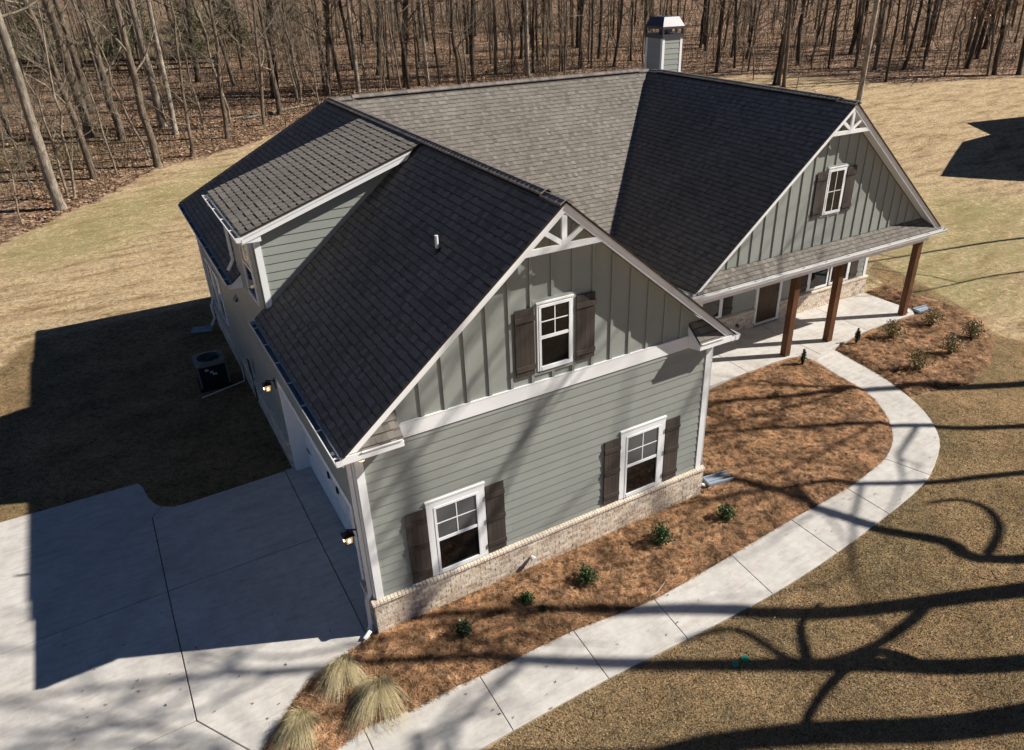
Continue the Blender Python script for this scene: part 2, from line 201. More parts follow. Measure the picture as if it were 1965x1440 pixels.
# terrain
def m_ground():
    m = mat('ground', (.3, .25, .15), .95, .1); q = N(m); P = q.pos()
    fo = q.attr('forest').outputs['Fac']; sod = q.attr('sod').outputs['Fac']; grn = q.attr('green').outputs['Fac']
    br = q.noise(P, .9, 5, .65)
    fo = q.ramp(q.math('ADD', fo, q.math('MULTIPLY', q.math('SUBTRACT', br, .5), .9)), [(.44, g(0)), (.56, g(1))])
    sod = q.ramp(q.math('ADD', sod, q.math('MULTIPLY', q.math('SUBTRACT', q.noise(P, 3, 4), .5), .35)), [(.42, g(0)), (.58, g(1))])
    # straw over seed
    s1 = q.noise(q.pos((3, 14, 5), (0, 0, .5)), 2.6, 5, .75, 2.2); s2 = q.noise(q.pos((13, 3.5, 5), (0, 0, .2)), 2.4, 5, .75, 2.2); s3 = q.noise(P, .35, 5, .6); s4 = q.noise(q.pos((.5, 1.6, 1), (0, 0, -.35)), 1.1, 5, .6)
    c = q.ramp(s1, [(.34, (.20, .145, .08)), (.47, (.47, .345, .20)), (.62, (.80, .62, .39))])
    c = q.mix(1., c, q.ramp(s2, [(.36, g(.42)), (.50, g(1)), (.66, g(1.25))]), 'MULTIPLY')
    c = q.mix(1., c, q.ramp(s4, [(.34, (.60, .54, .47)), (.48, g(.96)), (.62, g(1.10))]), 'MULTIPLY')
    s5 = q.noise(P, 5.5, 5, .85); c = q.mix(1., c, q.ramp(s5, [(.36, (.50, .46, .42)), (.50, g(.98)), (.64, (1.3, 1.28, 1.2))]), 'MULTIPLY')
    clay = q.ramp(q.noise(q.pos((.25, 1.3, 1), (0, 0, -.9)), .9, 5, .6), [(.56, g(0)), (.68, g(.7))])
    c = q.mix(clay, c, (.42, .26, .16))
    gf = q.ramp(q.math('MULTIPLY', grn, q.ramp(q.noise(P, 3.2, 6, .8), [(.40, g(.05)), (.60, g(1.3))])), [(.18, g(0)), (.8, g(.72))])
    c = q.mix(gf, c, q.ramp(s1, [(.35, (.17, .16, .055)), (.65, (.42, .39, .16))]))
    # dormant sod
    t1 = q.noise(P, 26, 4, .8); t2 = q.noise(P, .8, 4, .6); t3 = q.noise(P, 7, 4, .7)
    d = q.ramp(t1, [(.36, (.095, .070, .040)), (.5, (.335, .258, .162)), (.66, (.50, .395, .26))])
    d = q.mix(1., d, q.ramp(t2, [(.34, (.74, .70, .62)), (.66, (1.22, 1.12, 1.00))]), 'MULTIPLY'); d = q.mix(1., d, q.ramp(t3, [(.34, g(.62)), (.58, g(1.1))]), 'MULTIPLY')
    bk = q.n('TexBrick'); q.l(q.pos((1, 1, 1), (0, 0, .90)), bk.inputs['Vector']); bk.inputs['Scale'].default_value = 1; bk.inputs['Brick Width'].default_value = 1.35; bk.inputs['Row Height'].default_value = .42; bk.inputs['Mortar Size'].default_value = .016; bk.inputs['Mortar Smooth'].default_value = .6
    seam = q.math('MULTIPLY', bk.outputs['Fac'], q.ramp(q.noise(P, 2.6, 3), [(.52, g(0)), (.62, g(.85))])); d = q.mix(seam, d, (.03, .024, .016))
    d = q.mix(1., d, q.ramp(q.noise(P, .35, 4, .6), [(.38, (.84, .84, .76)), (.62, (1.14, 1.03, .94))]), 'MULTIPLY')
    # leaf litter
    v = q.n('TexVoronoi'); v.inputs['Scale'].default_value = 7.5; q.l(P, v.inputs['Vector']); sep = q.n('SeparateColor'); q.l(v.outputs['Color'], sep.inputs[0])
    l = q.ramp(sep.outputs[0], [(.0, (.075, .045, .032)), (.35, (.20, .115, .068)), (.65, (.36, .225, .14)), (.9, (.56, .40, .28))])
    l = q.mix(1., l, q.ramp(q.noise(P, 1.4, 5, .7), [(.32, g(.62)), (.62, g(1.15))]), 'MULTIPLY')
    l = q.mix(1., l, q.ramp(q.noise(q.pos((.12, .9, 1), (0, 0, .45)), 1.2, 4), [(.35, g(.62)), (.55, g(1.05))]), 'MULTIPLY')  # long dark streaks paint tree shadows into the litter colour
    opn = q.attr('open').outputs['Fac']; l = q.mix(opn, l, q.ramp(q.noise(P, 3, 4), [(.3, (.14, .11, .06)), (.7, (.27, .21, .12))]))
    c = q.mix(sod, c, d); c = q.mix(fo, c, l); q.col(c)
    q.bump(q.math('ADD', q.math('ADD', s1, s2), q.math('MULTIPLY', t1, .8)), .8, .05); return m
M['ground'] = m_ground()

# ---------------------------------------------------------------- mesh helpers
class MB:
    def __init__(s): s.v = []; s.f = []; s.t = []
    def add(s, v, f, tone=.6):
        b = len(s.v); s.v += [tuple(x) for x in v]; s.f += [tuple(b+i for i in q_) for q_ in f]; s.t += [tone]*len(f)
    def hexa(s, p, tone=.6):    # 8 points: bottom 4, top 4 (same order)
        s.add(p, [(3, 2, 1, 0), (4, 5, 6, 7), (0, 1, 5, 4), (1, 2, 6, 5), (2, 3, 7, 6), (3, 0, 4, 7)], tone)
    def box(s, x0, x1, y0, y1, z0, z1, tone=.6):
        s.hexa([(x0, y0, z0), (x1, y0, z0), (x1, y1, z0), (x0, y1, z0), (x0, y0, z1), (x1, y0, z1), (x1, y1, z1), (x0, y1, z1)], tone)
    def prism(s, poly, d, tone=.6):   # poly list of 3D points, d extrusion vector
        n = len(poly); P = [Vector(q_) for q_ in poly]; d = Vector(d)
        s.add([*P, *[q_+d for q_ in P]], [tuple(range(n))[::-1], tuple(range(n, 2*n))]+[(i, (i+1) % n, n+(i+1) % n, n+i) for i in range(n)], tone)
    def beam(s, a, b, w, t, up=(0, 0, 1), tone=.6):   # box along a-b, width w along up-ish, thickness t
        a = Vector(a); b = Vector(b); d = (b-a).normalized(); u = Vector(up); u = (u-d*u.dot(d)).normalized(); r = d.cross(u)
        s.hexa([c+u*(w/2*sy)+r*(t/2*sx) for c in (a, b) for sx, sy in ((-1, -1), (1, -1), (1, 1), (-1, 1))], tone)
    def tube(s, pts, rad, n=6, cap=True, tone=.6):
        pts = [Vector(q_) for q_ in pts]; b = len(s.v); L = len(pts)
        if isinstance(rad, (int, float)): rad = [rad]*L
        ref = Vector((.31, .17, .93))
        for i, q_ in enumerate(pts):
            d = (pts[min(i+1, L-1)]-pts[max(i-1, 0)]).normalized(); u = d.cross(ref)
            if u.length < .1: u = d.cross(Vector((1, 0, 0)))
            u.normalize(); r = d.cross(u)
            for k in range(n):
                a = 2*math.pi*k/n; s.v.append(tuple(q_+(u*math.cos(a)+r*math.sin(a))*rad[i]))
        for i in range(L-1):
            for k in range(n):
                s.f.append((b+i*n+k, b+i*n+(k+1) % n, b+(i+1)*n+(k+1) % n, b+(i+1)*n+k)); s.t.append(tone)
        if cap:
            s.f.append(tuple(b+k for k in range(n))[::-1]); s.f.append(tuple(b+(L-1)*n+k for k in range(n))); s.t += [tone]*2
    def mesh(s, name, m, smooth=False):
        me = bpy.data.meshes.new(name); me.from_pydata(s.v, [], s.f); me.materials.append(m)
        a = me.attributes.new('tone', 'FLOAT', 'FACE'); a.data.foreach_set('value', s.t)
        if smooth: me.polygons.foreach_set('use_smooth', [True]*len(me.polygons))
        me.update(); return me
    def build(s, name, m, parent=None, smooth=False, **k):
        return link(name, s.mesh(name, m, smooth), parent, **k)
def link(name, me, parent=None, **k):
    o = bpy.data.objects.new(name, me); COL.objects.link(o)
    if parent: o.parent = parent
    for a, v in k.items(): o[a] = v
    return o
def thing(name, label, cat, loc=(0, 0, 0), group=None, rz=0):
    o = bpy.data.objects.new(name, None); COL.objects.link(o); o.location = loc; o.rotation_euler.z = rz; o.empty_display_size = .2
    o['label'] = label; o['category'] = cat
    if group: o['group'] = group
    return o
def quickmesh(name, V, F, tones, m):      # numpy, all faces with the same vertex count
    V = np.asarray(V, np.float32).reshape(-1, 3); F = np.asarray(F, np.int32); n, k = F.shape
    me = bpy.data.meshes.new(name); me.vertices.add(len(V)); me.vertices.foreach_set('co', V.ravel())
    me.loops.add(n*k); me.loops.foreach_set('vertex_index', F.ravel()); me.polygons.add(n)
    me.polygons.foreach_set('loop_start', np.arange(n, dtype=np.int32)*k)
    me.update(calc_edges=True); me.validate(); me.materials.append(m)
    a = me.attributes.new('tone', 'FLOAT', 'FACE'); a.data.foreach_set('value', np.asarray(tones, np.float32)); return me
def inpoly(px, py, poly):
    r = np.zeros(px.shape, bool); n = len(poly); j = n-1
    for i in range(n):
        xi, yi = poly[i]; xj, yj = poly[j]
        c = ((yi > py) != (yj > py)) & (px < (xj-xi)*(py-yi)/((yj-yi) or 1e-9)+xi); r ^= c; j = i
    return r
def edgedist(px, py, poly):
    d = np.full(px.shape, 1e9); n = len(poly)
    for i in range(n):
        x0, y0 = poly[i]; x1, y1 = poly[(i+1) % n]; L = (x1-x0)**2+(y1-y0)**2+1e-12
        t = np.clip(((px-x0)*(x1-x0)+(py-y0)*(y1-y0))/L, 0, 1); d = np.minimum(d, np.hypot(px-x0-t*(x1-x0), py-y0-t*(y1-y0)))
    return d
def terr(x, y):
    x = np.asarray(x, float); y = np.asarray(y, float)
    s = (x+2.2696)*.51429+(y+9.7499)*.85761; t = (s-36)/4.
    sp = 4*np.where(t > 30, t, np.log1p(np.exp(np.minimum(t, 30))))
    sp = np.where(sp > 130, 130+(sp-130)*.1, sp)
    return .07*sp-.035+.05*np.sin(x*.35+1)*np.sin(y*.27)*np.clip((s-24)/20, 0, 1)
def tz(x, y): return float(terr(x, y))
# ---------------------------------------------------------------- ground
def grid_axis(a, b, st, far): 
    core = list(np.arange(a, b+1e-6, st)); o = []; d = st
    x = b
    while x < far: d *= 1.35; x += d; o.append(x)
    i = []; d = st; x = a
    while x > -far: d *= 1.35; x -= d; i.append(x)
    return np.array(i[::-1]+core+o)
def ground():
    X = grid_axis(-12, 34, .25, 900); Y = grid_axis(-14, 20, .25, 900)
    X = np.array(sorted(set(np.round(np.concatenate([X[(X < -12) | (X > 34)], np.arange(-12, 34.1, .25), np.arange(34, 80, .8)]), 3))))
    Y = np.array(sorted(set(np.round(np.concatenate([Y[(Y < -14) | (Y > 20)], np.arange(-14, 20.1, .25), np.arange(20, 80, .5)]), 3))))
    gx, gy = np.meshgrid(X, Y); gx = gx.ravel(); gy = gy.ravel(); z = terr(gx, gy)
    nx, ny = len(X), len(Y); V = np.stack([gx, gy, z], 1)
    i, j = np.meshgrid(np.arange(nx-1), np.arange(ny-1)); b = (j*nx+i).ravel()
    me = quickmesh('ground', V, np.stack([b, b+1, b+nx+1, b+nx], 1), np.full(len(b), .5), M['ground'])
    edge = [(p_[0], p_[1]) for p_ in EDGE]; poly = [(-60, 10), *edge, (140, -10), (900, 0), (900, 900), (-900, 900), (-900, 10)]
    def soft(poly, w):
        d = edgedist(gx, gy, poly); ins = inpoly(gx, gy, poly); return np.clip(.5+np.where(ins, d, -d)/(2*w), 0, 1)
    fo = soft(poly, 1.2); sod = np.maximum(soft(SOD, .3), soft([(-30, 3), (.5, 3), (.5, 17.6), (-5.6, 17.4), (-7.5, 12.2), (-30, 9)], .9))
    gr = np.zeros(len(gx))
    for x, y, r in GREEN: gr = np.maximum(gr, np.exp(-((gx-x)**2+(gy-y)**2)/(r*1.6)**2))
    op = np.exp(-(((gx+7)/7)**2+((gy-46)/6)**2))*1.0+np.exp(-(((gx+2)/16)**2+((gy-90)/13)**2))*1.3
    for nm, a in (('forest', fo), ('sod', sod), ('green', gr), ('open', np.clip(op, 0, 1))):
        at = me.attributes.new(nm, 'FLOAT', 'POINT'); at.data.foreach_set('value', a.astype(np.float32))
    me.polygons.foreach_set('use_smooth', [True]*len(me.polygons))
    link('ground', me, kind='structure')
ground()

def shrink(poly, d):
    P = [Vector((*q_[:2], 0)) for q_ in poly]; n = len(P); A = sum(P[i].x*P[(i+1) % n].y-P[(i+1) % n].x*P[i].y for i in range(n)); sg = 1 if A > 0 else -1; out = []
    for i in range(n):
        a, b, c = P[i-1], P[i], P[(i+1) % n]; n1 = Vector((-(b-a).y, (b-a).x, 0)).normalized()*sg; n2 = Vector((-(c-b).y, (c-b).x, 0)).normalized()*sg
        k = n1+n2; k = k/max(k.length_squared/2, .35); out.append(b+k*d)
    return out
def slab(name, poly, z, th, parent, d=.006, tone=.6):
    P = shrink(poly, d); A = sum(P[i].x*P[(i+1) % len(P)].y-P[(i+1) % len(P)].x*P[i].y for i in range(len(P)))
    if A < 0: P = P[::-1]
    Q = shrink([(q_.x, q_.y) for q_ in P], .006); n = len(P); mb = MB()
    mb.add([(q_.x, q_.y, z-th) for q_ in P]+[(q_.x, q_.y, z-.006) for q_ in P]+[(q_.x, q_.y, z) for q_ in Q],
           [tuple(range(2*n, 3*n))]+[(i, (i+1) % n, n+(i+1) % n, n+i) for i in range(n)]+[(n+i, n+(i+1) % n, 2*n+(i+1) % n, 2*n+i) for i in range(n)], tone)
    return mb.build(name, M['concrete'], parent)
# walkway: slabs between the tooled joints
wk = bpy.data.objects.new('walkway', None); COL.objects.link(wk); wk['kind'] = 'structure'
idx = [0]+[i for i, w_ in enumerate(WALK) if w_[4]]+[len(WALK)-1]
def smooth_side(a, b, o):   # inner/outer points with one midpoint rounding
    pts = [(WALK[i][o], WALK[i][o+1]) for i in range(a, b+1)]; return pts
def crom(P, k=3):
    out = []
    for i in range(len(P)-1):
        p0 = P[max(i-1, 0)]; p1 = P[i]; p2 = P[i+1]; p3 = P[min(i+2, len(P)-1)]
        for j in range(k):
            t = j/k; out.append(tuple(.5*((2*p1[c])+(-p0[c]+p2[c])*t+(2*p0[c]-5*p1[c]+4*p2[c]-p3[c])*t*t+(-p0[c]+3*p1[c]-3*p2[c]+p3[c])*t**3) for c in (0, 1)))
    out.append(P[-1]); return out
K = 3
INN = crom([(w_[0], w_[1]) for w_ in WALK], K); OUT = crom([(w_[2], w_[3]) for w_ in WALK], K)
for a, b in zip(idx[:-1], idx[1:]):
    slab('concrete_slab', OUT[a*K:b*K+1]+INN[a*K:b*K+1][::-1], 0, .09, wk, tone=random.uniform(.5, 1))
# patio
pt = bpy.data.objects.new('porch_floor', None); COL.objects.link(pt); pt['kind'] = 'structure'
def cut(poly, a, b):   # keep the part where a*x+b*y<=c handled via tuple
    n, c = a, b; out = []
    for i in range(len(poly)):
        p0, p1 = poly[i], poly[(i+1) % len(poly)]; d0 = n[0]*p0[0]+n[1]*p0[1]-c; d1 = n[0]*p1[0]+n[1]*p1[1]-c
        if d0 <= 0: out.append(p0)
        if d0*d1 < 0: t = d0/(d0-d1); out.append((p0[0]+t*(p1[0]-p0[0]), p0[1]+t*(p1[1]-p0[1])))
    return out
PP = [(7.40, 3.33), (9.2, 3.33), *PATIO[:-2], (19.75, 5.43), (7.40, 5.43)]
xs = [7.3, 9.7, 12.17, 14.75, 17.3, 21]
for a, b in zip(xs[:-1], xs[1:]):
    q_ = cut(cut(PP, (1, 0), b), (-1, 0), -a)
    slab('concrete_slab', q_, .13, .2, pt, tone=random.uniform(.5, 1))
# driveway
dv = bpy.data.objects.new('driveway', None); COL.objects.link(dv); dv['kind'] = 'structure'
A_, B_, C_ = (-3.132, 5.622), (-3.134, 3.05), (-3.116, -.211)
FAR = (-9.5, 2.9)
D1 = [(-9.5, 7.25), *DRIVE[2:6], (-2.90, 5.90), A_, B_, FAR]
D2 = [A_, (-2.90, 5.90), DRIVE[6], DRIVE[7], (-.26, 5.79), (-.26, 3.054), B_]
D3 = [B_, (-.26, 3.054), (-.26, -.03), DRIVE[10], DRIVE[11], DRIVE[12], (-2.336, -1.287), (-2.45, -1.28), C_]
D4 = [FAR, B_, C_, (-9.5, -.3)]
D5 = [(-9.5, -.3), C_, (-2.45, -1.28), (-2.336, -1.287), (-2.675, -1.654), (-3.371, -2.863), (-5, -7), (-9.5, -7)]
for P_ in (D1, D2, D3, D4, D5): slab('concrete_slab', P_, 0, .12, dv, .009, random.uniform(.4, 1))
slab('concrete_slab', [(-.255, 5.79), (-.02, 5.79), (.3, 5.6), (.3, .75), (-.02, .6), (-.02, .05), (-.255, -.02)], .012, .14, dv, .003, .3)

# ---------------------------------------------------------------- pine straw beds
def vnoise(x, y, s, seed=0):
    r = np.random.default_rng(seed).random((64, 64)); u = x*s % 63; v = y*s % 63; i = np.floor(u).astype(int); j = np.floor(v).astype(int); fx = u-i; fy = v-j
    fx = fx*fx*(3-2*fx); fy = fy*fy*(3-2*fy); i1 = (i+1) % 64; j1 = (j+1) % 64
    return (r[i, j]*(1-fx)+r[i1, j]*fx)*(1-fy)+(r[i, j1]*(1-fx)+r[i1, j1]*fx)*fy
def bedh(x, y, poly):
    d = edgedist(x, y, poly); return -.01+.055*np.clip(d/.25, 0, 1)+.05*vnoise(x+50, y+50, 1.6, 1)*np.clip(d/.3, 0, 1)+.03*vnoise(x+50, y+50, 6, 2)*np.clip(d/.2, 0, 1)
def bed(poly, name, dens, seed):
    xs_ = [q_[0] for q_ in poly]; ys_ = [q_[1] for q_ in poly]; st = .09
    X = np.arange(min(xs_)-.1, max(xs_)+.2, st); Y = np.arange(min(ys_)-.1, max(ys_)+.2, st); gx, gy = np.meshgrid(X, Y); nx = len(X)
    x = gx.ravel(); y = gy.ravel(); ins = inpoly(x, y, poly); d = edgedist(x, y, poly); keep = ins | (d < .06); z = np.where(ins, bedh(x, y, poly), -.02)
    i, j = np.meshgrid(np.arange(nx-1), np.arange(len(Y)-1)); b = (j*nx+i).ravel(); F = np.stack([b, b+1, b+nx+1, b+nx], 1)
    F = F[keep[F].all(1) & ins[F].any(1)]
    me = quickmesh(name, np.stack([x, y, z], 1), F, np.full(len(F), .5), M['strawbase']); link(name, me, kind='structure')
    # needles
    r = np.random.default_rng(seed); area = (max(xs_)-min(xs_))*(max(ys_)-min(ys_)); n = int(area*dens)
    px = r.uniform(min(xs_), max(xs_), n); py = r.uniform(min(ys_), max(ys_), n); k = inpoly(px, py, poly)
    px = px[k]; py = py[k]; n = len(px); z0 = bedh(px, py, poly)
    far = np.hypot(px+2.27, py+9.75); L = r.uniform(.07, .20, n); wd = .0016+far*.00014
    th = vnoise(px+40, py+40, .9, 5)*6.3+r.normal(0, .9, n); dx = np.cos(th); dy = np.sin(th); el = r.normal(.0, .16, n)
    z0 = z0+r.uniform(.004, .035, n); V = np.zeros((n, 6, 3)); bend = r.normal(0, .22, n)
    for q_, t in enumerate((-.5, 0, .5)):
        ox = -dy*bend*L*(t*t*2-.25); oy = dx*bend*L*(t*t*2-.25); cx = px+dx*L*t+ox; cy = py+dy*L*t+oy; cz = z0+np.sin(el)*L*t-np.abs(t)*.012
        cz = np.maximum(cz, .004); wv = wd*(1 if t == 0 else .55)
        V[:, q_*2] = np.stack([cx-dy*wv, cy+dx*wv, cz], 1); V[:, q_*2+1] = np.stack([cx+dy*wv, cy-dx*wv, cz], 1)
    b = np.arange(n)*6; F = np.concatenate([np.stack([b, b+1, b+3, b+2], 1), np.stack([b+2, b+3, b+5, b+4], 1)])
    tn = np.clip(r.normal(.5, .22, n), 0, 1); me = quickmesh('pine_needles', V, F, np.concatenate([tn, tn]), M['needle'])
    link('pine_needles', me, kind='stuff', label='loose reddish brown pine needles strewn over the planting bed', category='pine straw')
BA = [(-.26, -.13), *BEDA[1:]]
BEDA2 = [(-.2, -.08), *BEDA[1:-1], (10.756, 3.30), (7.42, 3.30), (7.42, .02), (7.42, -.08)]
bed(BEDA2, 'planting_bed', 3000, 11); bed(BEDB, 'planting_bed', 2200, 12)
bed([(10.05+.0+.42*math.cos(a), -6.62+.42*math.sin(a)) for a in np.linspace(0, 6.0, 14)], 'planting_bed', 2500, 13)

# dormant grass blades and clods in the nearest lawn
def blades():
    r = np.random.default_rng(5); n = 330000; px = r.uniform(0, 16.5, n); py = r.uniform(-8.5, 0, n)
    pr = np.clip(1.5-np.hypot(px+2.27, py+9.75)/16, .15, 1); k = inpoly(px, py, SOD) & (r.random(n) < pr); px = px[k]; py = py[k]; n = len(px)
    h = r.uniform(.012, .035, n); a = r.uniform(0, 6.28, n); w = r.uniform(.004, .009, n); b = r.uniform(0, 6.28, n); lean = r.uniform(.01, .045, n)
    z = terr(px, py); V = np.zeros((n, 3, 3)); V[:, 0] = np.stack([px-np.cos(a)*w, py-np.sin(a)*w, z-.002], 1); V[:, 1] = np.stack([px+np.cos(a)*w, py+np.sin(a)*w, z-.002], 1)
    V[:, 2] = np.stack([px+np.cos(b)*lean, py+np.sin(b)*lean, z+h], 1)
    i = np.arange(n)*3; me = quickmesh('dormant_grass', V, np.stack([i, i+1, i+2], 1), np.clip(r.normal(.5, .25, n), 0, 1), M['blade'])
    link('dormant_grass', me, kind='stuff', label='short dormant brown grass blades covering the front lawn', category='grass')
blades()

# ---------------------------------------------------------------- house
H = thing('house', 'sage green house with white trim, brown shutters and a dark shingled roof', 'house')
FR = lambda u, v, w: (u, -w, v)                     # front wall frame: u right, v up, w out
def wallframe(kind, off):
    if kind == 'F': return lambda u, v, w: (u, off-w, v)      # faces -y
    return lambda u, v, w: (off-w, u, v)                      # faces -x
def fbox(mb, F, u0, u1, v0, v1, w0, w1, tone=.6):
    P = [F(u, v, w_) for v in (v0, v1) for u, w_ in ((u0, w1), (u1, w1), (u1, w0), (u0, w0))]
    mb.hexa(P, tone)
def fpart(name, F, u0, u1, v0, v1, w0, w1, m, parent, tone=None):
    mb = MB(); fbox(mb, F, u0, u1, v0, v1, w0, w1, random.random() if tone is None else tone); return mb.build(name, M[m], parent)
LAP0, LAP = .867, .178
def laps(F, u0, u1, v0, v1, parent, jit=None, clip=None, base=LAP0):
    """one object per lap board; clip(v)->(u0,u1) narrows boards on sloping ends"""
    k = math.floor((v0-base)/LAP)-1
    while base+k*LAP < v1:
        a = max(base+k*LAP, v0); b = min(base+(k+1)*LAP, v1); k += 1
        if b-a < .02: continue
        ub = clip(a) if clip else (u0, u1); ut = clip(b) if clip else (u0, u1)
        if ub[1]-ub[0] < .05: continue
        cuts = [ub[0], ub[1]]
        if not clip and ub[1]-ub[0] > 4: c_ = random.uniform(ub[0]+1, ub[1]-1); cuts = [ub[0], c_, ub[1]]
        for s0, s1 in zip(cuts[:-1], cuts[1:]):
            t0 = s0 if not clip else ut[0]; t1 = s1 if not clip else ut[1]; e = .0012; mb = MB()
            mb.hexa([F(s0+e, a, .024), F(s1-e, a, .024), F(s1-e, a, .002), F(s0+e, a, .002), F(t0+e, b+.01, .010), F(t1-e, b+.01, .010), F(t1-e, b+.01, .002), F(t0+e, b+.01, .002)], random.random())
            mb.build('siding_board', M['sage'], parent)
def window(F, u0, u1, v0, v1, cas, up='glass_up', lo='glass', style='hung', label=None, head=.02):
    mb = MB(); c = cas
    fbox(mb, F, u0, u0+c, v0, v1, .0, .045); fbox(mb, F, u1-c, u1, v0, v1, .0, .045)
    fbox(mb, F, u0-.012, u1+.012, v1-.0, v1+.028, .0, .06); fbox(mb, F, u0+c, u1-c, v1-c, v1-.001, .0, .045)
    w_ = mb.build('window', M['white'], H)
    if label: w_['label'] = label
    a0, a1, b0, b1 = u0+c+.001, u1-c-.001, v0, v1-c-.001; s = .042
    mb = MB(); fbox(mb, F, a0, a0+s, b0, b1, 0, .052); fbox(mb, F, a1-s, a1, b0, b1, 0, .052); fbox(mb, F, a0+s, a1-s, b1-s, b1, 0, .052); fbox(mb, F, a0+s, a1-s, b0, b0+s*1.7, 0, .058)
    mb.build('sash_frame', M['vinyl'], w_)
    a0 += s; a1 -= s; b1 -= s; b0 += s*1.7; mid = (b0+b1)/2
    if style == 'hung':
        mb = MB(); fbox(mb, F, a0, a1, mid-.03, mid+.03, .002, .046); mb.build('meeting_rail', M['vinyl'], w_)
        fpart('pane', F, a0, a1, b0, mid-.03, .004, .028, lo, w_); t0, t1 = mid+.03, b1
    else: t0, t1 = b0, b1
    um = (a0+a1)/2; vm = (t0+t1)/2; n = [(a0, um, t0, vm), (um, a1, t0, vm), (a0, um, vm, t1), (um, a1, vm, t1)]
    for x0, x1, y0, y1 in n: fpart('pane', F, x0, x1, y0, y1, .004, .034, up, w_)
    mb = MB(); fbox(mb, F, um-.009, um+.009, t0, t1, .03, .040); fbox(mb, F, a0, a1, vm-.009, vm+.009, .03, .0405); mb.build('muntin', M['vinyl'], w_)
    return w_
def shutter(F, u0, u1, v0, v1, nb=3):
    mb = MB(); fbox(mb, F, u0+.01, u1-.01, v0+.01, v1-.01, .024, .034); s_ = mb.build('shutter', M['shutter'], H); n = 4; w_ = (u1-u0)/n
    for i in range(n): fpart('board', F, u0+i*w_+.0015, u0+(i+1)*w_-.0015, v0, v1, .034, .052, 'shutter', s_)
    h = v1-v0; zs = [v0+.12*h, v1-.15*h]+([v0+.5*h] if nb == 3 else [])
    for z in zs: fpart('cross_batten', F, u0-.004, u1+.004, z-.045, z+.045, .052, .072, 'shutter', s_)
    return s_
def battens(F, us, lo, hi, parent, holes=()):
    for u in us:
        a, b = lo(u), hi(u)
        segs = [(a, b)]
        for (h0, h1, g0, g1) in holes:
            if h0 < u < h1: segs = [s_ for s0, s1 in segs for s_ in ((s0, min(s1, g0)), (max(s0, g1), s1))]
        for s0, s1 in segs:
            if s1-s0 > .03: fpart('batten', F, u-.027, u+.027, s0, s1, .004, .026, 'sage_trim', parent)

BRK = []     # (frame, u0,u1,v0,v1,w0,w1,parent) bricks gathered, nearest 300 become parts
def brickwall(F, u0, u1, v0, v1, parent, wo=.075, ledge=True, n0=None):
    mb = MB(); fbox(mb, F, u0+.004, u1-.004, v0-.05, v1-.075, 0.0, wo-.009); w_ = mb.build('brick_base', M['mortar'], H)
    v = v0; r = 0; top = v1-.078
    while v < top-.02:
        h = min(.060, top-v); u = u0-(.10 if r % 2 else 0)
        while u < u1:
            a, b = max(u, u0), min(u+.194, u1)
            if b-a > .03: BRK.append((F, a, b, v, v+h, .002, wo+random.uniform(-.003, .005), w_, 'brick'))
            u += .204
        v += .069; r += 1
    if ledge:
        u = u0-.03
        while u < u1+.03:
            b = min(u+.058, u1+.03); BRK.append((F, u, b, v1-.072, v1, .002, wo+.032, w_, 'ledge')); u += .067
    return w_
def flush_bricks():
    cp = CAMP; dist = lambda t: (Vector(t[0]((t[1]+t[2])/2, t[3], t[5]))-cp).length
    B = [t for t in BRK if t[8] == 'brick']; vis = sorted(B, key=dist); single = set(id(t) for t in vis[:300]); rest = {}
    for t in BRK:
        F, a, b, v0, v1, w0, w1, par, k = t; tone = random.random()
        if k == 'ledge':
            mb = rest.setdefault((par, k), MB()); mb.hexa([F(a, v0, w1), F(b, v0, w1), F(b, v0, w0), F(a, v0, w0), F(a, v1-.022, w1-.004), F(b, v1-.022, w1-.004), F(b, v1, w0), F(a, v1, w0)], .5+tone*.5)
        elif id(t) in single: fpart('brick', F, a, b, v0, v1, w0, w1, 'brick', par, tone)
        else: fbox(rest.setdefault((par, k), MB()), F, a, b, v0, v1, w0, w1, tone)
    for (par, k), mb in rest.items(): mb.build('rowlock_ledge' if k == 'ledge' else 'brickwork', M['brick'], par, kind='stuff')

# ---- front wall of the garage wing
F0 = wallframe('F', 0.)
rz = lambda x, c=W/2: HR-PT*abs(x-c)
B0 = .745
mb = MB(); mb.prism([(0.01, .0, B0-.02), (W-.01, .0, B0-.02), (W-.01, .0, rz(W)-.17), (W/2, .0, HR-.17), (0.01, .0, rz(0)-.17)], (0, .15, 0)); fw = mb.build('front_wall', M['sage_trim'], H)
laps(F0, .13, W-.13, B0, 3.815, fw)
fpart('corner_board', F0, -.002, .13, B0, 3.97, 0, .035, 'white', H); fpart('corner_board', F0, W-.13, W+.002, B0, 3.97, 0, .035, 'white', H)
fpart('frieze_board', F0, .79, 3.98, 3.81, 4.068, .0, .04, 'white', H, .9); fpart('frieze_board', F0, 3.983, W-.62, 3.81, 4.068, .0, .0402, 'white', H, .5)
fpart('flashing', F0, .79, W-.62, 4.069, 4.08, .0, .045, 'gutter', H)
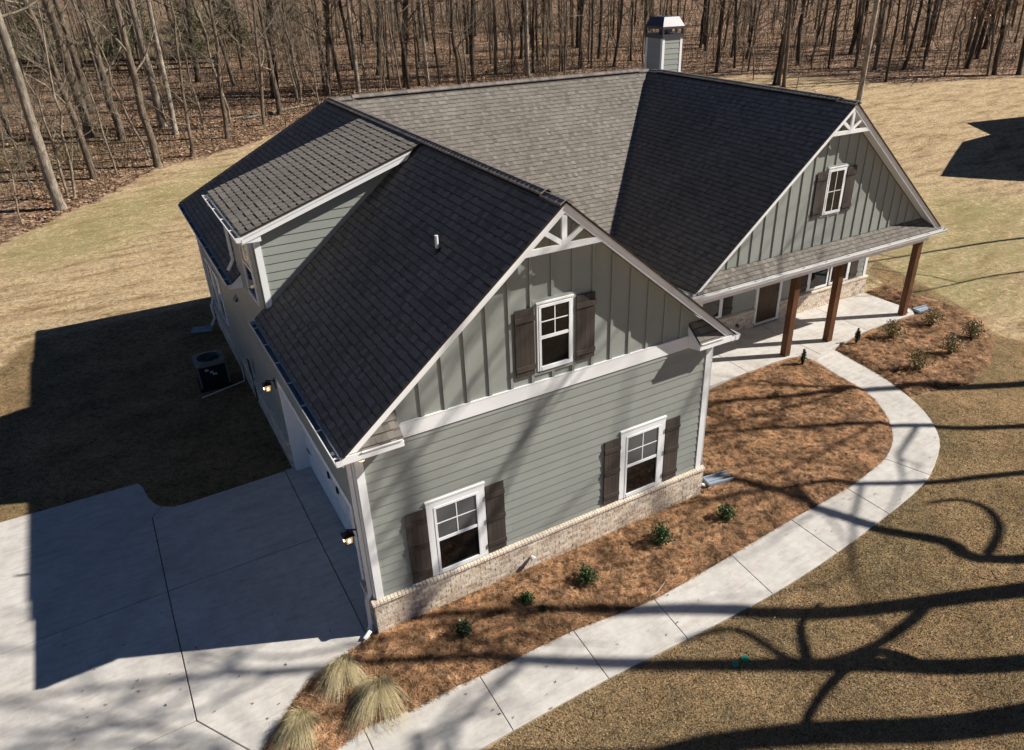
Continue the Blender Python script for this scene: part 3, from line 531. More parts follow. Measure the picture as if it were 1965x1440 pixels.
# board-and-batten gable
us = [1.19+.407*k for k in range(-1, 14)]
battens(F0, us, lambda u: 4.081, lambda u: rz(u)-.19, fw, holes=[(3.24, 4.09, 4.21, 5.60)])
mb = MB()
for a in ((3.24, 4.09, 5.53, 5.60), (3.24, 4.09, 4.21, 4.28), (3.24, 3.31, 4.28, 5.53), (4.02, 4.09, 4.28, 5.53)): fbox(mb, F0, *a, .002, .03)
mb.build('window_surround', M['sage_trim'], H)
window(F0, 3.312, 4.018, 4.285, 5.525, .035, up='glass')
shutter(F0, 2.89, 3.255, 4.27, 5.50, 2); shutter(F0, 4.085, 4.47, 4.27, 5.50, 2)
window(F0, 1.055, 2.165, .765, 2.385, .13, label='lower window nearer the driveway'); shutter(F0, .675, 1.04, .785, 2.30); shutter(F0, 2.175, 2.545, .785, 2.30)
window(F0, 5.145, 6.255, .765, 2.385, .13, label='lower window nearer the porch'); shutter(F0, 4.76, 5.13, .785, 2.30); shutter(F0, 6.265, 6.63, .785, 2.30)
brickwall(F0, -.07, W+.07, -.04, B0, H)
# ---- left wall (faces -x)
FL = wallframe('L', 0.)
mb = MB(); mb.box(.003, .15, 5.66, 15.45, -.05, 4.02); mb.box(.003, .15, .012, .62, -.05, 4.02); mb.box(.003, .15, .62, 5.66, 2.42, 4.02); mb.box(.003, .15, 5.3, 8.25, 4.02, 5.9); lw = mb.build('side_wall', M['sage_trim'], H)
laps(FL, .035, .55, B0, 2.32, lw); laps(FL, 5.79, 15.45, B0, 2.32, lw); laps(FL, .035, 15.45, 2.32, 4.02, lw); 
laps(FL, 5.42, 8.2, 4.02, 5.88, lw)
mb = MB(); fbox(mb, FL, .02, .13, B0, 3.97, .0, .036); mb.build('corner_board', M['white'], H)
brickwall(FL, 5.80, 15.5, -.04, B0, H); brickwall(FL, -.066, .55, -.04, B0, H)
# garage door, recessed
mb = MB(); mb.box(-.03, .30, 5.62, 5.79, 0.0, 2.42); mb.box(-.03, .30, .56, .73, 0.0, 2.42); mb.box(-.03, .30, .731, 5.619, 2.26, 2.42); mb.build('garage_door_frame', M['white'], H)
gd = MB(); gd.box(.30, .34, .70, 5.65, .0, 2.3); gdo = gd.build('garage_door', M['white'], H)
for j in range(4):
    for i in range(8):
        y0 = .76+i*.605; z0 = .05+j*.55; mb = MB()
        mb.box(.288, .30, y0+.03, y0+.575, z0+.03, z0+.50, random.random()); mb.box(.278, .288, y0+.09, y0+.515, z0+.09, z0+.44); mb.build('door_panel', M['white'], gdo)
for y in (2.9, 3.5): 
    mb = MB(); mb.beam((.268, y, 1.0), (.268, y, 1.22), .03, .02, (0, 1, 0)); mb.beam((.245, y, 1.03), (.245, y, 1.19), .02, .02, (0, 1, 0)); mb.build('door_handle', M['black'], gdo)
for y in (.85, 5.3):
    for z in (.55, 1.7): mb = MB(); mb.box(.268, .276, y, y+.25, z, z+.04); mb.build('strap_hinge', M['black'], gdo)
# far windows and vent on the side wall
for y0 in (12.75, 14.05):
    window(FL, y0, y0+1.0, .95, 2.5, .09, up='glass', label='side wall window beyond the eave return')
mb = MB(); mb.add([FL(9.35, 3.13, .0), FL(9.35, 2.98, .0), FL(9.35, 2.98, .11), FL(9.62, 3.13, 0), FL(9.62, 2.98, 0), FL(9.62, 2.98, .11)], [(0, 1, 2), (3, 5, 4), (0, 2, 5, 3), (1, 4, 5, 2)]); mb.build('vent_hood', M['galv'], H)
# dormer side window
window(FL, 5.88, 6.95, 4.12, 5.62, .05, up='glass')
# ---- dormer front wall
FD = wallframe('F', 5.3)
dz = lambda x: 5.97+.3335*(x+.25)                      # dormer roof surface
mz = lambda x: HR-PT*(W/2-x)                           # main left slope surface
dn = MB(); dn.prism([(.01, 5.302, 4.2), (3.3, 5.302, mz(3.3)-.05), (3.3, 5.302, dz(3.3)-.1), (.01, 5.302, dz(0)-.1)], (0, .1, 0)); dfw = dn.build('dormer_wall', M['sage_trim'], H)
def dclip(v): return (.125, min((v-4.24)/PT+.005, 3.5)) if v > 4.3 else (.125, .13)
k = 0; v = 4.31
while v < 7.0:
    a, b = v, v+.178; v += .178; x0 = .125; x1b = (a-4.245)/PT; x1t = (b-4.245)/PT; xr_ = (a-5.97+.14)/.3335-.25
    if a > dz(.125)-.14: x0 = xr_+.0
    if x1b < x0: x1b = x0+.01
    if x0 >= x1t: continue
    mb = MB(); e = .001; x0t = max(x0, (b-5.97+.14)/.3335-.25)
    mb.hexa([FD(x0, a, .024), FD(x1b, a, .024), FD(x1b, a, .002), FD(x0, a, .002), FD(x0t, b+.008, .01), FD(x1t, b+.008, .01), FD(x1t, b+.008, .002), FD(x0t, b+.008, .002)], random.random()); mb.build('siding_board', M['sage'], dfw)
fpart('corner_board', FD, 0, .125, 4.30, 5.95, 0, .035, 'white', H)
db = MB(); db.prism([(.01, 8.25, 4.2), (3.3, 8.25, mz(3.3)-.05), (3.3, 8.25, dz(3.3)-.1), (.01, 8.25, dz(0)-.1)], (0, -.1, 0)); db.build('dormer_wall', M['sage'], H)

# ---- porch wall
YP = 5.48; FP = wallframe('F', YP); CO = 0
XW = 19.68
mb = MB(); mb.box(7.33, XW, YP, YP+.15, .05, 3.05); pw = mb.build('porch_wall', M['sage_trim'], H)
def porch_laps(a, b): laps(FP, a, b, .82, 3.0, pw, base=.82)
for a, b in ((7.4, 14.35), (15.52, 19.55)): porch_laps(a, b)
fpart('corner_board', FP, XW-.13, XW+.003, .80, 3.0, 0, .036, 'white', H)
brickwall(FP, 7.4, 14.40, .10, .80, H); brickwall(FP, 15.52, XW+.06, .10, .80, H); brickwall(FP, 14.40, 15.52, .10, .22, H, ledge=False)
mb = MB(); fbox(mb, FP, 14.40, 14.50, .22, 2.75, 0, .06); fbox(mb, FP, 15.42, 15.52, .22, 2.75, 0, .06); fbox(mb, FP, 14.5, 15.42, 2.62, 2.75, 0, .06); fbox(mb, FP, 14.42, 15.50, .222, .25, 0, .12); mb.build('door_frame', M['white'], H)
mb = MB(); fbox(mb, FP, 14.50, 15.42, .25, 2.62, 0, .03); do = mb.build('front_door', M['doorwood'], H)
for i in range(6): fpart('board', FP, 14.505+i*.152, 14.653+i*.152, .26, 2.61, .03, .042, 'doorwood', do)
mb = MB(); mb.tube([FP(15.34, 1.25, .05), FP(15.34, 1.25, .10), FP(15.27, 1.25, .10)], .015); mb.build('door_handle', M['black'], do)
def pwin(u0, u1, pair, label):
    c = .09; ws = [(u0, u1)] if not pair else [(u0, (u0+u1)/2+.035), ((u0+u1)/2-.03, u1)]
    for a, b in ws: window(FP, a, b, .84, 2.42, c, up='glass_up', lo='glass', label=label)
pwin(12.05, 13.0, False, 'porch window left of the door'); shutter(FP, 13.03, 13.40, .86, 2.42)
pwin(16.72, 18.76, True, 'twin porch window right of the door'); shutter(FP, 16.33, 16.70, .86, 2.42); shutter(FP, 18.80, 19.17, .86, 2.42)
mb = MB(); mb.tube([FP(13.65, .42, .07), FP(13.65, .42, .14)], .05, 10); mb.tube([FP(13.65, .42, .12), FP(13.65, .36, .17)], .02); mb.build('hose_tap', M['galv'], H)
# remaining hidden walls
mb = MB(); mb.box(7.18, 7.326, .0, 6.6, -.05, 4.0); mb.box(XW-.15, XW, YP+.15, 15.3, -.05, 3.1); mb.box(0.15, XW-.15, 15.15, 15.3, -.05, 3.1); mb.build('rear_wall', M['sage'], H)
mb = MB(); mb.box(7.327, 7.40, .06, 5.4, -.05, .745); mb.build('brick_base', M['brick'], H)

# ---- porch gable
YG = 3.5; FG = wallframe('F', YG); rg = lambda x: HR-PT*abs(x-XR)
mb = MB(); mb.prism([(XR-4.6, YG, 3.2), (XR+4.6, YG, 3.2), (XR+4.6, YG, rg(XR+4.6)-.19), (XR, YG, HR-.19), (XR-4.6, YG, rg(XR-4.6)-.19)], (0, .12, 0)); pg = mb.build('porch_gable_wall', M['sage_trim'], H)
battens(FG, [12.268-.4+.4*k-.8 for k in range(0, 22)], lambda u: 3.43, lambda u: rg(u)-.20, pg, holes=[(14.30, 15.20, 4.24, 5.62)])
mb = MB()
for a in ((14.33, 15.17, 5.56, 5.63), (14.33, 15.17, 4.24, 4.30), (14.33, 14.39, 4.30, 5.56), (15.11, 15.17, 4.30, 5.56)): fbox(mb, FG, *a, .002, .03)
mb.build('window_surround', M['sage_trim'], H)
window(FG, 14.392, 15.108, 4.302, 5.558, .05, up='glass', style='fixed', label='small four pane window in the porch gable')
shutter(FG, 13.97, 14.335, 4.28, 5.52, 2); shutter(FG, 15.15, 15.515, 4.28, 5.52, 2)
# porch ceiling, beam and posts
mb = MB(); mb.box(9.9, 19.45, 3.62, 5.5, 2.86, 2.90); mb.build('porch_ceiling', M['white'], H)
mb = MB(); mb.box(9.95, 19.45, 3.33, 3.57, 2.70, 3.02); mb.build('porch_beam', M['white'], H)
for x in (13.83, 15.66, 19.27):
    mb = MB(); mb.box(x-.10, x+.10, 3.42, 3.62, .13, 2.70); mb.build('porch_post', M['post'], H)
# ---------------------------------------------------------------- roofs
SF = math.sqrt(1+PT*PT); EXPO = .143
SH_NEAR = []
def clip2(poly, n, c):
    out = []
    for i in range(len(poly)):
        p0, p1 = poly[i], poly[(i+1) % len(poly)]; d0 = n[0]*p0[0]+n[1]*p0[1]-c; d1 = n[0]*p1[0]+n[1]*p1[1]-c
        if d0 <= 1e-9: out.append(p0)
        if d0*d1 < -1e-14: t = d0/(d0-d1); out.append((p0[0]+t*(p1[0]-p0[0]), p0[1]+t*(p1[1]-p0[1])))
    return out
def convclip(poly, cv):
    A = sum(cv[i][0]*cv[(i+1) % len(cv)][1]-cv[(i+1) % len(cv)][0]*cv[i][1] for i in range(len(cv)))
    if A < 0: cv = cv[::-1]
    for i in range(len(cv)):
        x0, y0 = cv[i]; x1, y1 = cv[(i+1) % len(cv)]; n = (y1-y0, -(x1-x0)); poly = clip2(poly, n, n[0]*x0+n[1]*y0)
        if len(poly) < 3: return []
    return poly
def roof(polys, zf, down, top, near=False, expo=EXPO, tabs=True, part=None, rseed=0, deck=True, bands=True):
    """polys: convex plan outlines; zf(x,y) height; down: unit plan vector downhill; top: downhill coordinate of the ridge"""
    r = random.Random(rseed); d = Vector((*down, 0)); al = Vector((-d.y, d.x, 0)); z0 = zf(0, 0); gx = zf(1, 0)-z0; gy = zf(0, 1)-z0
    nrm = Vector((-gx, -gy, 1)).normalized(); pf = math.sqrt(1+gx*gx+gy*gy)
    P3 = lambda x, y, o: Vector((x, y, zf(x, y)))+nrm*o
    par = part
    if deck:
        mb = MB()
        for q_ in polys:
            A = sum(q_[i][0]*q_[(i+1) % len(q_)][1]-q_[(i+1) % len(q_)][0]*q_[i][1] for i in range(len(q_)))
            if A < 0: q_ = q_[::-1]
            mb.prism([P3(x, y, -.030) for x, y in q_], nrm*.028, .1)
        par = mb.build('roof', M['bronze'], H)
    st = MB(); st_e = expo/pf
    for q_ in polys:
        L = [(x*d.x+y*d.y, x*al.x+y*al.y) for x, y in q_]; smin = min(a for a, b in L); smax = max(a for a, b in L); umin = min(b for a, b in L); umax = max(b for a, b in L)
        k = math.floor((smin-top)/st_e)
        while top+k*st_e < smax:
            s0 = top+k*st_e; s1 = s0+st_e; u = umin-r.uniform(0, .3); thick = r.random() < .5
            while u < umax:
                w_ = r.uniform(.09, .16) if thick else r.uniform(.08, .19)
                cell = [(s0*d.x+u*al.x, s0*d.y+u*al.y), (s1*d.x+u*al.x, s1*d.y+u*al.y), (s1*d.x+(u+w_)*al.x, s1*d.y+(u+w_)*al.y), (s0*d.x+(u+w_)*al.x, s0*d.y+(u+w_)*al.y)]
                c_ = convclip(cell, q_)
                if len(c_) >= 3:
                    t1 = (.006 if thick else .002) if bands else (.018 if thick else .008); vr = .9 if bands else .5; tt = ((.64 if thick else .52) if bands else .66)+r.uniform(-.22, .24)*vr; tt = min(max(tt, .24), 1)
                    hh = lambda x, y: .002+(t1-.002)*min(max(((x*d.x+y*d.y)-s0)/st_e, 0), 1)
                    A = sum(c_[i][0]*c_[(i+1) % len(c_)][1]-c_[(i+1) % len(c_)][0]*c_[i][1] for i in range(len(c_)))
                    if A < 0: c_ = c_[::-1]
                    T = [P3(x, y, hh(x, y)) for x, y in c_]; Bt = [P3(x, y, -.001) for x, y in c_]; n = len(c_)
                    fs = [(n+i, n+(i+1) % n, (i+1) % n, i) for i in range(n)]
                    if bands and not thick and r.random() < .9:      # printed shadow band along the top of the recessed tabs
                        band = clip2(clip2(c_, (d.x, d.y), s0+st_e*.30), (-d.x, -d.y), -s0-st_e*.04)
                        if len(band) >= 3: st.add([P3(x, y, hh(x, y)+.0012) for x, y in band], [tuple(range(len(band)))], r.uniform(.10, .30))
                    if bands:                               # shade line painted across each tab, just below the butt above
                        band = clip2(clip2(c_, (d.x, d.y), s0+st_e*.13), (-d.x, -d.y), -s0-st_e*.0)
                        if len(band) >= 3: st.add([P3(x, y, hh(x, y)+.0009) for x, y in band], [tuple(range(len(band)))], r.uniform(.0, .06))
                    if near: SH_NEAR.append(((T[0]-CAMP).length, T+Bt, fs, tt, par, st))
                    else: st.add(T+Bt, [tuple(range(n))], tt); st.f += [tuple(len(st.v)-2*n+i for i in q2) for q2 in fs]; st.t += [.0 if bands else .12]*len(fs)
                u += w_+.0015; thick = not thick if r.random() < .8 else thick
            k += 1
    return par, st
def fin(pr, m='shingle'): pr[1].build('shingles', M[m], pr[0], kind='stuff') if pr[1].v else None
OE = .25; OG = -.40
zl = lambda x, y: HR-PT*(W/2-x)
zr_ = lambda x, y: HR-PT*(x-W/2)
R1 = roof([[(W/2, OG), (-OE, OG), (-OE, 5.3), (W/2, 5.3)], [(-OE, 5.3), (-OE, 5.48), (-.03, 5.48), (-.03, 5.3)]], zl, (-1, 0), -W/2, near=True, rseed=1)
YB = 15.9
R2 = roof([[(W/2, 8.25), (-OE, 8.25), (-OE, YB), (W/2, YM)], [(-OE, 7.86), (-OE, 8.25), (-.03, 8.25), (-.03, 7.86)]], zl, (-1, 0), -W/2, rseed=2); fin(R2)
# between: deck under the dormer roof
zm = lambda x, y: HR-PT*(YM-y)
R3 = roof([[(W/2, YM), (7.57, 7.77), (12.0, 7.77), (12.0, 9.02), (14.66, YM)][:2]+[(10.75, 7.77), (14.66, YM)], [(7.57, 7.77), (7.57, 6.71), (9.69, 6.71), (10.75, 7.77)]], zm, (0, -1), -YM, rseed=3); fin(R3)
mb = MB(); mb.prism([(7.35, 6.75, 3.16), (9.69, 6.75, 3.16), (9.69, 5.2, 2.93), (7.35, 5.2, 2.93)], (0, 0, .04)); mb.build('roof', M['shingle'], H)
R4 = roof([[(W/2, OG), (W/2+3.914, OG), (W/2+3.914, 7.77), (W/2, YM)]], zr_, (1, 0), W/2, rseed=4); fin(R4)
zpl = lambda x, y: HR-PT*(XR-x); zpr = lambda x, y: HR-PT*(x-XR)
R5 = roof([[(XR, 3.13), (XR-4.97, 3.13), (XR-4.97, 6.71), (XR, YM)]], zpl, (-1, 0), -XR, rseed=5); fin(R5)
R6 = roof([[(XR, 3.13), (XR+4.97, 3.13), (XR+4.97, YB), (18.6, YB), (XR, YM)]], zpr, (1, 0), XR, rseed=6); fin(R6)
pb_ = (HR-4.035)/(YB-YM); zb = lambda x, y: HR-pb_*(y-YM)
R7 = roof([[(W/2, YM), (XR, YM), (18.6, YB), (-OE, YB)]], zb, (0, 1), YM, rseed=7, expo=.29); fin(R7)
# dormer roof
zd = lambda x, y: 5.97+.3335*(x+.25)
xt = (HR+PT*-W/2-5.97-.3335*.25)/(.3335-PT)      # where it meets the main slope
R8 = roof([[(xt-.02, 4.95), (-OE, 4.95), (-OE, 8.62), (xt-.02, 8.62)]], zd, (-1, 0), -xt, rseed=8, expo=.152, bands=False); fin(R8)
# porch skirt and eave returns
zs = lambda x, y: 3.12+PT*(y-3.13)
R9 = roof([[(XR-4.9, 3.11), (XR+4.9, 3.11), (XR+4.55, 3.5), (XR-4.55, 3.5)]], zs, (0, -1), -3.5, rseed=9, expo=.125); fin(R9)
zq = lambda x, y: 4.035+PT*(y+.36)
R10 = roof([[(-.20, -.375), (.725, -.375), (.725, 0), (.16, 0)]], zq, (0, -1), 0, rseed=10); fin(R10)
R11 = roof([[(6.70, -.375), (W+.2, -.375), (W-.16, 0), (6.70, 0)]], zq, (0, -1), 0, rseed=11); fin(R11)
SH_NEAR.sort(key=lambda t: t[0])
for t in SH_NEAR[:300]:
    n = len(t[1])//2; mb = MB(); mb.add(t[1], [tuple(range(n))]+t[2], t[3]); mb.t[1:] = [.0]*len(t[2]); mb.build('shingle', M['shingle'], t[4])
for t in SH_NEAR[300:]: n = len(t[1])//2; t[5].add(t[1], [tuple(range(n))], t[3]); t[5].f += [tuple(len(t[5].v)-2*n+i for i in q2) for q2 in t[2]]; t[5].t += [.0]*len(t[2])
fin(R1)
# ridge caps
def cap_mesh(raise_):
    mb = MB(); e = .17
    mb.hexa([(-.02, -.045, raise_-.002), (e, -.045, raise_-.002), (e, .045, raise_-.002), (-.02, .045, raise_-.002), (-.02, -.045, raise_+.016), (e, -.045, raise_+.004), (e, .045, raise_+.004), (-.02, .045, raise_+.016)], .6)
    for sx in (1, -1):
        w_ = .16; dz_ = w_*PT/SF*1.0; dx_ = w_/SF*1.0
        top = [(-.02, sx*.02, raise_+.017), (e, sx*.02, raise_+.005), (e, sx*dx_, raise_+.050-dx_*PT), (-.02, sx*dx_, raise_+.062-dx_*PT)]
        bot = [(-.02, sx*.02, raise_-.004), (e, sx*.02, raise_-.004), (e, sx*dx_, raise_+.030-dx_*PT), (-.02, sx*dx_, raise_+.034-dx_*PT)]
        mb.hexa(bot+top if sx < 0 else bot[::-1]+top[::-1], .6)
    return mb
CAPS_ = [cap_mesh(.035), cap_mesh(.0)]
capm = []
for c_ in CAPS_:
    l_ = []
    for tn in (.35, .5, .65, .8): c_.t = [tn]*len(c_.f); l_.append(c_.mesh('ridge_cap', M['cap']))
    capm.append(l_)
def ridge(a, b, par, roll=0, ends=(.5, .5)):
    a = Vector(a); b = Vector(b); L = (b-a).length; d = (b-a)/L; n = int(L/.143); rot = Matrix((d, Vector((-d.y, d.x, 0)).normalized(), d.cross(Vector((-d.y, d.x, 0)).normalized()))).transposed().to_4x4()
    for i in range(n):
        s_ = i*.143; o = link('ridge_cap', random.choice(capm[0 if ends[0] < s_ < L-ends[1] else 1]), par); o.matrix_world = Matrix.Translation(a+d*s_) @ rot
def vent_core(a, b, par):
    a = Vector(a); b = Vector(b); d = (b-a).normalized(); s_ = Vector((-d.y, d.x, 0)); mb = MB()
    for sg in (1, -1): mb.hexa([a-Vector((0, 0, .01)), b-Vector((0, 0, .01)), b+s_*sg*.105-Vector((0, 0, .09)), a+s_*sg*.105-Vector((0, 0, .09)), a+Vector((0, 0, .03)), b+Vector((0, 0, .03)), b+s_*sg*.105-Vector((0, 0, .052)), a+s_*sg*.105-Vector((0, 0, .052))])
    mb.build('ridge_vent', M['dark'], par)
zc = HR+.012
ridge((W/2, OG, zc), (W/2, YM, zc), R1[0], ends=(.45, .1)); vent_core((W/2, .05, zc), (W/2, YM-.1, zc), R1[0])
ridge((XR-.05, YM, zc), (W/2, YM, zc), R3[0], ends=(.35, .75)); vent_core((XR-.4, YM, zc), (W/2+.75, YM, zc), R3[0])
ridge((XR, 3.13, zc), (XR, YM, zc), R5[0], ends=(.45, .6)); vent_core((XR, 3.58, zc), (XR, YM-.6, zc), R5[0])
ridge((-OE, YB, 4.05), (W/2, YM, zc), R2[0], ends=(99, 99))

# ---- rake boards, soffits, gable trusses
def rake(name, xs_, y, zf, w_, t, m='white', tone=.8):
    a, b = xs_; mb = MB(); mb.prism([(a, y, zf(a)-.03-w_), (b, y, zf(b)-.03-w_), (b, y, zf(b)-.03), (a, y, zf(a)-.03)], (0, t, 0), tone); return mb.build(name, M[m], H)
for xs_ in ((-.25, W/2), (W/2, W+.25)):
    rake('rake_board', xs_, -.36, rz, .165, .025, tone=.9); rake('rake_trim', xs_, -.378, rz, .055, .02)
    mb = MB(); a, b = xs_; mb.prism([(a, -.335, rz(a)-.16), (b, -.335, rz(b)-.16), (b, -.002, rz(b)-.16), (a, -.002, rz(a)-.16)], (0, 0, .015)); mb.build('soffit', M['white'], H)
for xs_ in ((XR-4.97, XR), (XR, XR+4.97)):
    rake('rake_board', xs_, 3.17, rg, .17, .025, tone=.9); rake('rake_trim', xs_, 3.152, rg, .055, .02)
    mb = MB(); a, b = xs_; mb.prism([(a, 3.195, rg(a)-.165), (b, 3.195, rg(b)-.165), (b, 3.498, rg(b)-.165), (a, 3.498, rg(a)-.165)], (0, 0, .015)); mb.build('soffit', M['white'], H)
def truss(cx, y, zt, zb, rfun, k=1.):
    mb = MB(); hw = (HR-.17-zt)/PT; mb.prism([(cx-hw-.11, y, zb), (cx+hw+.11, y, zb), (cx+hw, y, zt), (cx-hw, y, zt)], (0, .05, 0)); t_ = mb.build('gable_truss', M['white'], H)
    mb = MB(); mb.box(cx-.045, cx+.045, y+.004, y+.046, zt, HR-.23); mb.build('king_post', M['white'], t_)
    for s_ in (-1, 1):
        mb = MB(); e = Vector((cx+s_*.36*k, y+.025, zt+.235*k)); mb.beam((cx+s_*.03, y+.025, zt+.01), e, .078, .036, (0, 0, 1)); mb.build('strut', M['white'], t_)
truss(W/2, -.356, 6.585, 6.49, rz); truss(XR, 3.174, 6.585, 6.49, rg)
# eave fascias, soffits, gutters
def gutter(a, b, name='gutter'):
    """a,b: (x,y,z) along the fascia top line; outward = right of a->b rotated"""
    a = Vector(a); b = Vector(b); d = (b-a).normalized(); o = Vector((d.y, -d.x, 0)); up = Vector((0, 0, 1)); L = (b-a).length
    mb = MB(); 
    def bx(o0, o1, z0, z1, s0=0, s1=L): mb.hexa([a+d*s0+o*o1+up*z0, a+d*s1+o*o1+up*z0, a+d*s1+o*o0+up*z0, a+d*s0+o*o0+up*z0, a+d*s0+o*o1+up*z1, a+d*s1+o*o1+up*z1, a+d*s1+o*o0+up*z1, a+d*s0+o*o0+up*z1])
    bx(.0, .09, -.115, -.11); bx(.0, .003, -.11, -.01); mb.hexa([a+o*.087+up*-.115, a+d*L+o*.087+up*-.115, a+d*L+o*.080+up*-.115, a+o*.080+up*-.115, a+o*.118+up*-.035, a+d*L+o*.118+up*-.035, a+d*L+o*.113+up*-.035, a+o*.113+up*-.035])
    bx(.105, .120, -.0352, -.005); bx(.003, .1, -.108, -.012, 0, .004); bx(.003, .1, -.108, -.012, L-.004, L)
    g_ = mb.build(name, M['gutter'], H); mb = MB()
    mb.hexa([a+o*.004+d*.006+up*-.108, a+d*(L-.006)+o*.004+up*-.108, a+d*(L-.006)+o*.085+up*-.108, a+d*.006+o*.085+up*-.108, a+o*.004+d*.006+up*-.095, a+d*(L-.006)+o*.004+up*-.095, a+d*(L-.006)+o*.088+up*-.095, a+d*.006+o*.088+up*-.095]); mb.build('gutter_shade_strip', M['gutter_shade'], g_)  # strip on the gutter floor, coloured as shade
    k = .35
    while k < L-.1: mb = MB(); mb.hexa([a+d*(k+s_)+o*o_+up*z for z in (-.03, -.012) for s_, o_ in ((0, .004), (.02, .004), (.02, .11), (0, .11))]); mb.build('gutter_hanger', M['gutter'], g_); k += .9
    return g_
def box(name, x0, x1, y0, y1, z0, z1, m, tone=.7): mb = MB(); mb.box(x0, x1, y0, y1, z0, z1, tone); return mb.build(name, M[m], H)
ze = 4.035
box('fascia', -.252, -.23, -.334, 5.46, ze-.155, ze-.045, 'white'); box('fascia', -.252, -.23, 7.88, 15.88, ze-.155, ze-.045, 'white')
box('soffit', -.229, -.003, -.33, 5.455, ze-.155, ze-.14, 'white'); box('soffit', -.229, -.003, 7.885, 15.7, ze-.155, ze-.14, 'white')
gutter((-.253, 5.48, ze-.03), (-.253, -.39, ze-.03)); gutter((-.253, 15.9, ze-.03), (-.253, 7.86, ze-.03)); gutter((W+.253, -.39, ze-.03), (W+.253, 6.6, ze-.03)); gutter((-.253, 8.6, 5.94), (-.253, 4.95, 5.94))
gutter((9.6, 3.105, 3.10), (19.78, 3.105, 3.10)); gutter((XR+4.97+.003, 3.1, 3.13), (XR+4.97+.003, 15.8, 3.13))
gutter((XR-4.97-.003, 6.7, 3.13), (XR-4.97-.003, 3.3, 3.13))
box('fascia', XR-4.95, XR+4.95, 3.108, 3.13, 2.97, 3.085, 'white'); box('soffit', XR-4.95, XR+4.95, 3.131, 3.33, 2.97, 2.985, 'white')
box('fascia', W+.23, W+.252, -.334, 6.6, ze-.155, ze-.045, 'white'); box('soffit', W+.003, W+.229, -.33, 6.6, ze-.155, ze-.14, 'white')
for y in (7.86, 5.46):
    mb = MB(); mb.prism([(-.25, y, ze-.156), (-.001, y, ze-.156), (-.001, y, ze+.17), (-.25, y, ze-.035)], (0, .018, 0)); mb.build('eave_end', M['white'], H)
# returns under the front gable
for x0, x1, cap in ((-.25, .70, .70), (6.70, W+.25, 6.682)):
    box('eave_return', x0, x1, -.385, -.362, 3.90, 4.03, 'white', .9); box('soffit', x0+.002, x1-.002, -.3615, -.003, 3.902, 3.915, 'white'); box('drip_edge', x0+.01 if x0 > 0 else .05, x1-.002 if x0 < 0 else W-.05, -.41, -.375, 4.022, 4.0345, 'gutter', .5)
    mb = MB(); mb.prism([(cap, -.384, 3.90), (cap, -.001, 3.90 if x0 < 0 else 3.815), (cap, -.001, 4.27), (cap, -.384, 3.985)], (.018, 0, 0)); mb.build('eave_return_end', M['white'], H)
# dormer rake, soffit, return
for y, s_ in ((4.99, 1), (8.58, -1)):
    mb = MB(); mb.prism([(-.25, y, zd(-.25, 0)-.20), (xt-.45, y, zd(xt-.45, 0)-.20), (xt-.28, y, zd(xt-.28, 0)-.03), (-.25, y, zd(-.25, 0)-.03)], (0, .025*s_, 0)); mb.build('rake_board', M['white'], H)
    mb = MB(); mb.prism([(-.25, y-.016*s_, zd(-.25, 0)-.10), (xt-.36, y-.016*s_, zd(xt-.36, 0)-.10), (xt-.28, y-.016*s_, zd(xt-.28, 0)-.025), (-.25, y-.016*s_, zd(-.25, 0)-.025)], (0, .015*s_, 0)); mb.build('rake_trim', M['white'], H)
    mb = MB(); mb.prism([(-.24, y+.02*s_, zd(-.24, 0)-.185), (xt-.42, y+.02*s_, zd(xt-.42, 0)-.185), (xt-.42, 5.29 if s_ > 0 else 8.26, zd(xt-.42, 0)-.185), (-.24, 5.29 if s_ > 0 else 8.26, zd(-.24, 0)-.185)], (0, 0, .014)); mb.build('soffit', M['white'], H)
box('fascia', -.252, -.235, 4.99, 8.58, 5.78, 5.925, 'white'); box('soffit', -.234, -.003, 5.29, 8.26, 5.78, 5.794, 'white')
mb = MB(); mb.prism([(-.25, 5.01, 5.775), (.12, 5.01, 5.775), (.12, 5.01, 5.90), (-.25, 5.01, 5.775+.04)], (0, .28, 0)); mb.build('eave_return', M['white'], H)
# downspouts
def spout(pts, name='downspout'):
    mb = MB(); P = [Vector(q_) for q_ in pts]
    mb.tube(P, .048, 4, True); 
    o = mb.build(name, M['gutter'], H); mb = MB()
    for i in range(len(P)-1):
        L = (P[i+1]-P[i]).length
        if L > .6:
            for k in (.12, .88): c_ = P[i].lerp(P[i+1], k); mb.tube([c_-Vector((0, 0, .02)), c_+Vector((0, 0, .02))], .054, 4)
    if mb.v: mb.build('downspout_strap', M['gutter'], o)
spout([(-.31, -.05, 3.92), (-.30, .02, 3.84), (-.07, .085, 3.66), (-.07, .085, .86), (-.15, .085, .70), (-.15, .06, .20), (-.21, .0, .08), (-.34, -.08, .035)])
spout([(W+.31, -.0, 3.92), (W+.30, .02, 3.84), (W+.07, .06, 3.62), (W+.07, .06, .88), (W+.16, .06, .70), (W+.16, .06, .16), (W+.28, .03, .07)])
spout([(-.31, 8.30, 5.84), (-.30, 8.32, 5.78), (-.06, 8.34, 5.60), (-.06, 8.34, 4.42), (-.12, 8.40, 4.28), (-.2, 8.42, 4.16)])
spout([(-.31, 15.3, 3.90), (-.30, 15.32, 3.82), (-.07, 15.35, 3.6), (-.07, 15.35, .90), (-.16, 15.3, .72), (-.16, 15.25, .3), (-.30, 15.1, .14)])
spout([(XR+5.05, 3.2, 3.03), (XR+5.05, 3.22, 2.95), (XR+4.73, 3.52, 2.75), (XR+4.73, 3.52, .25), (XR+4.9, 3.5, .16)])
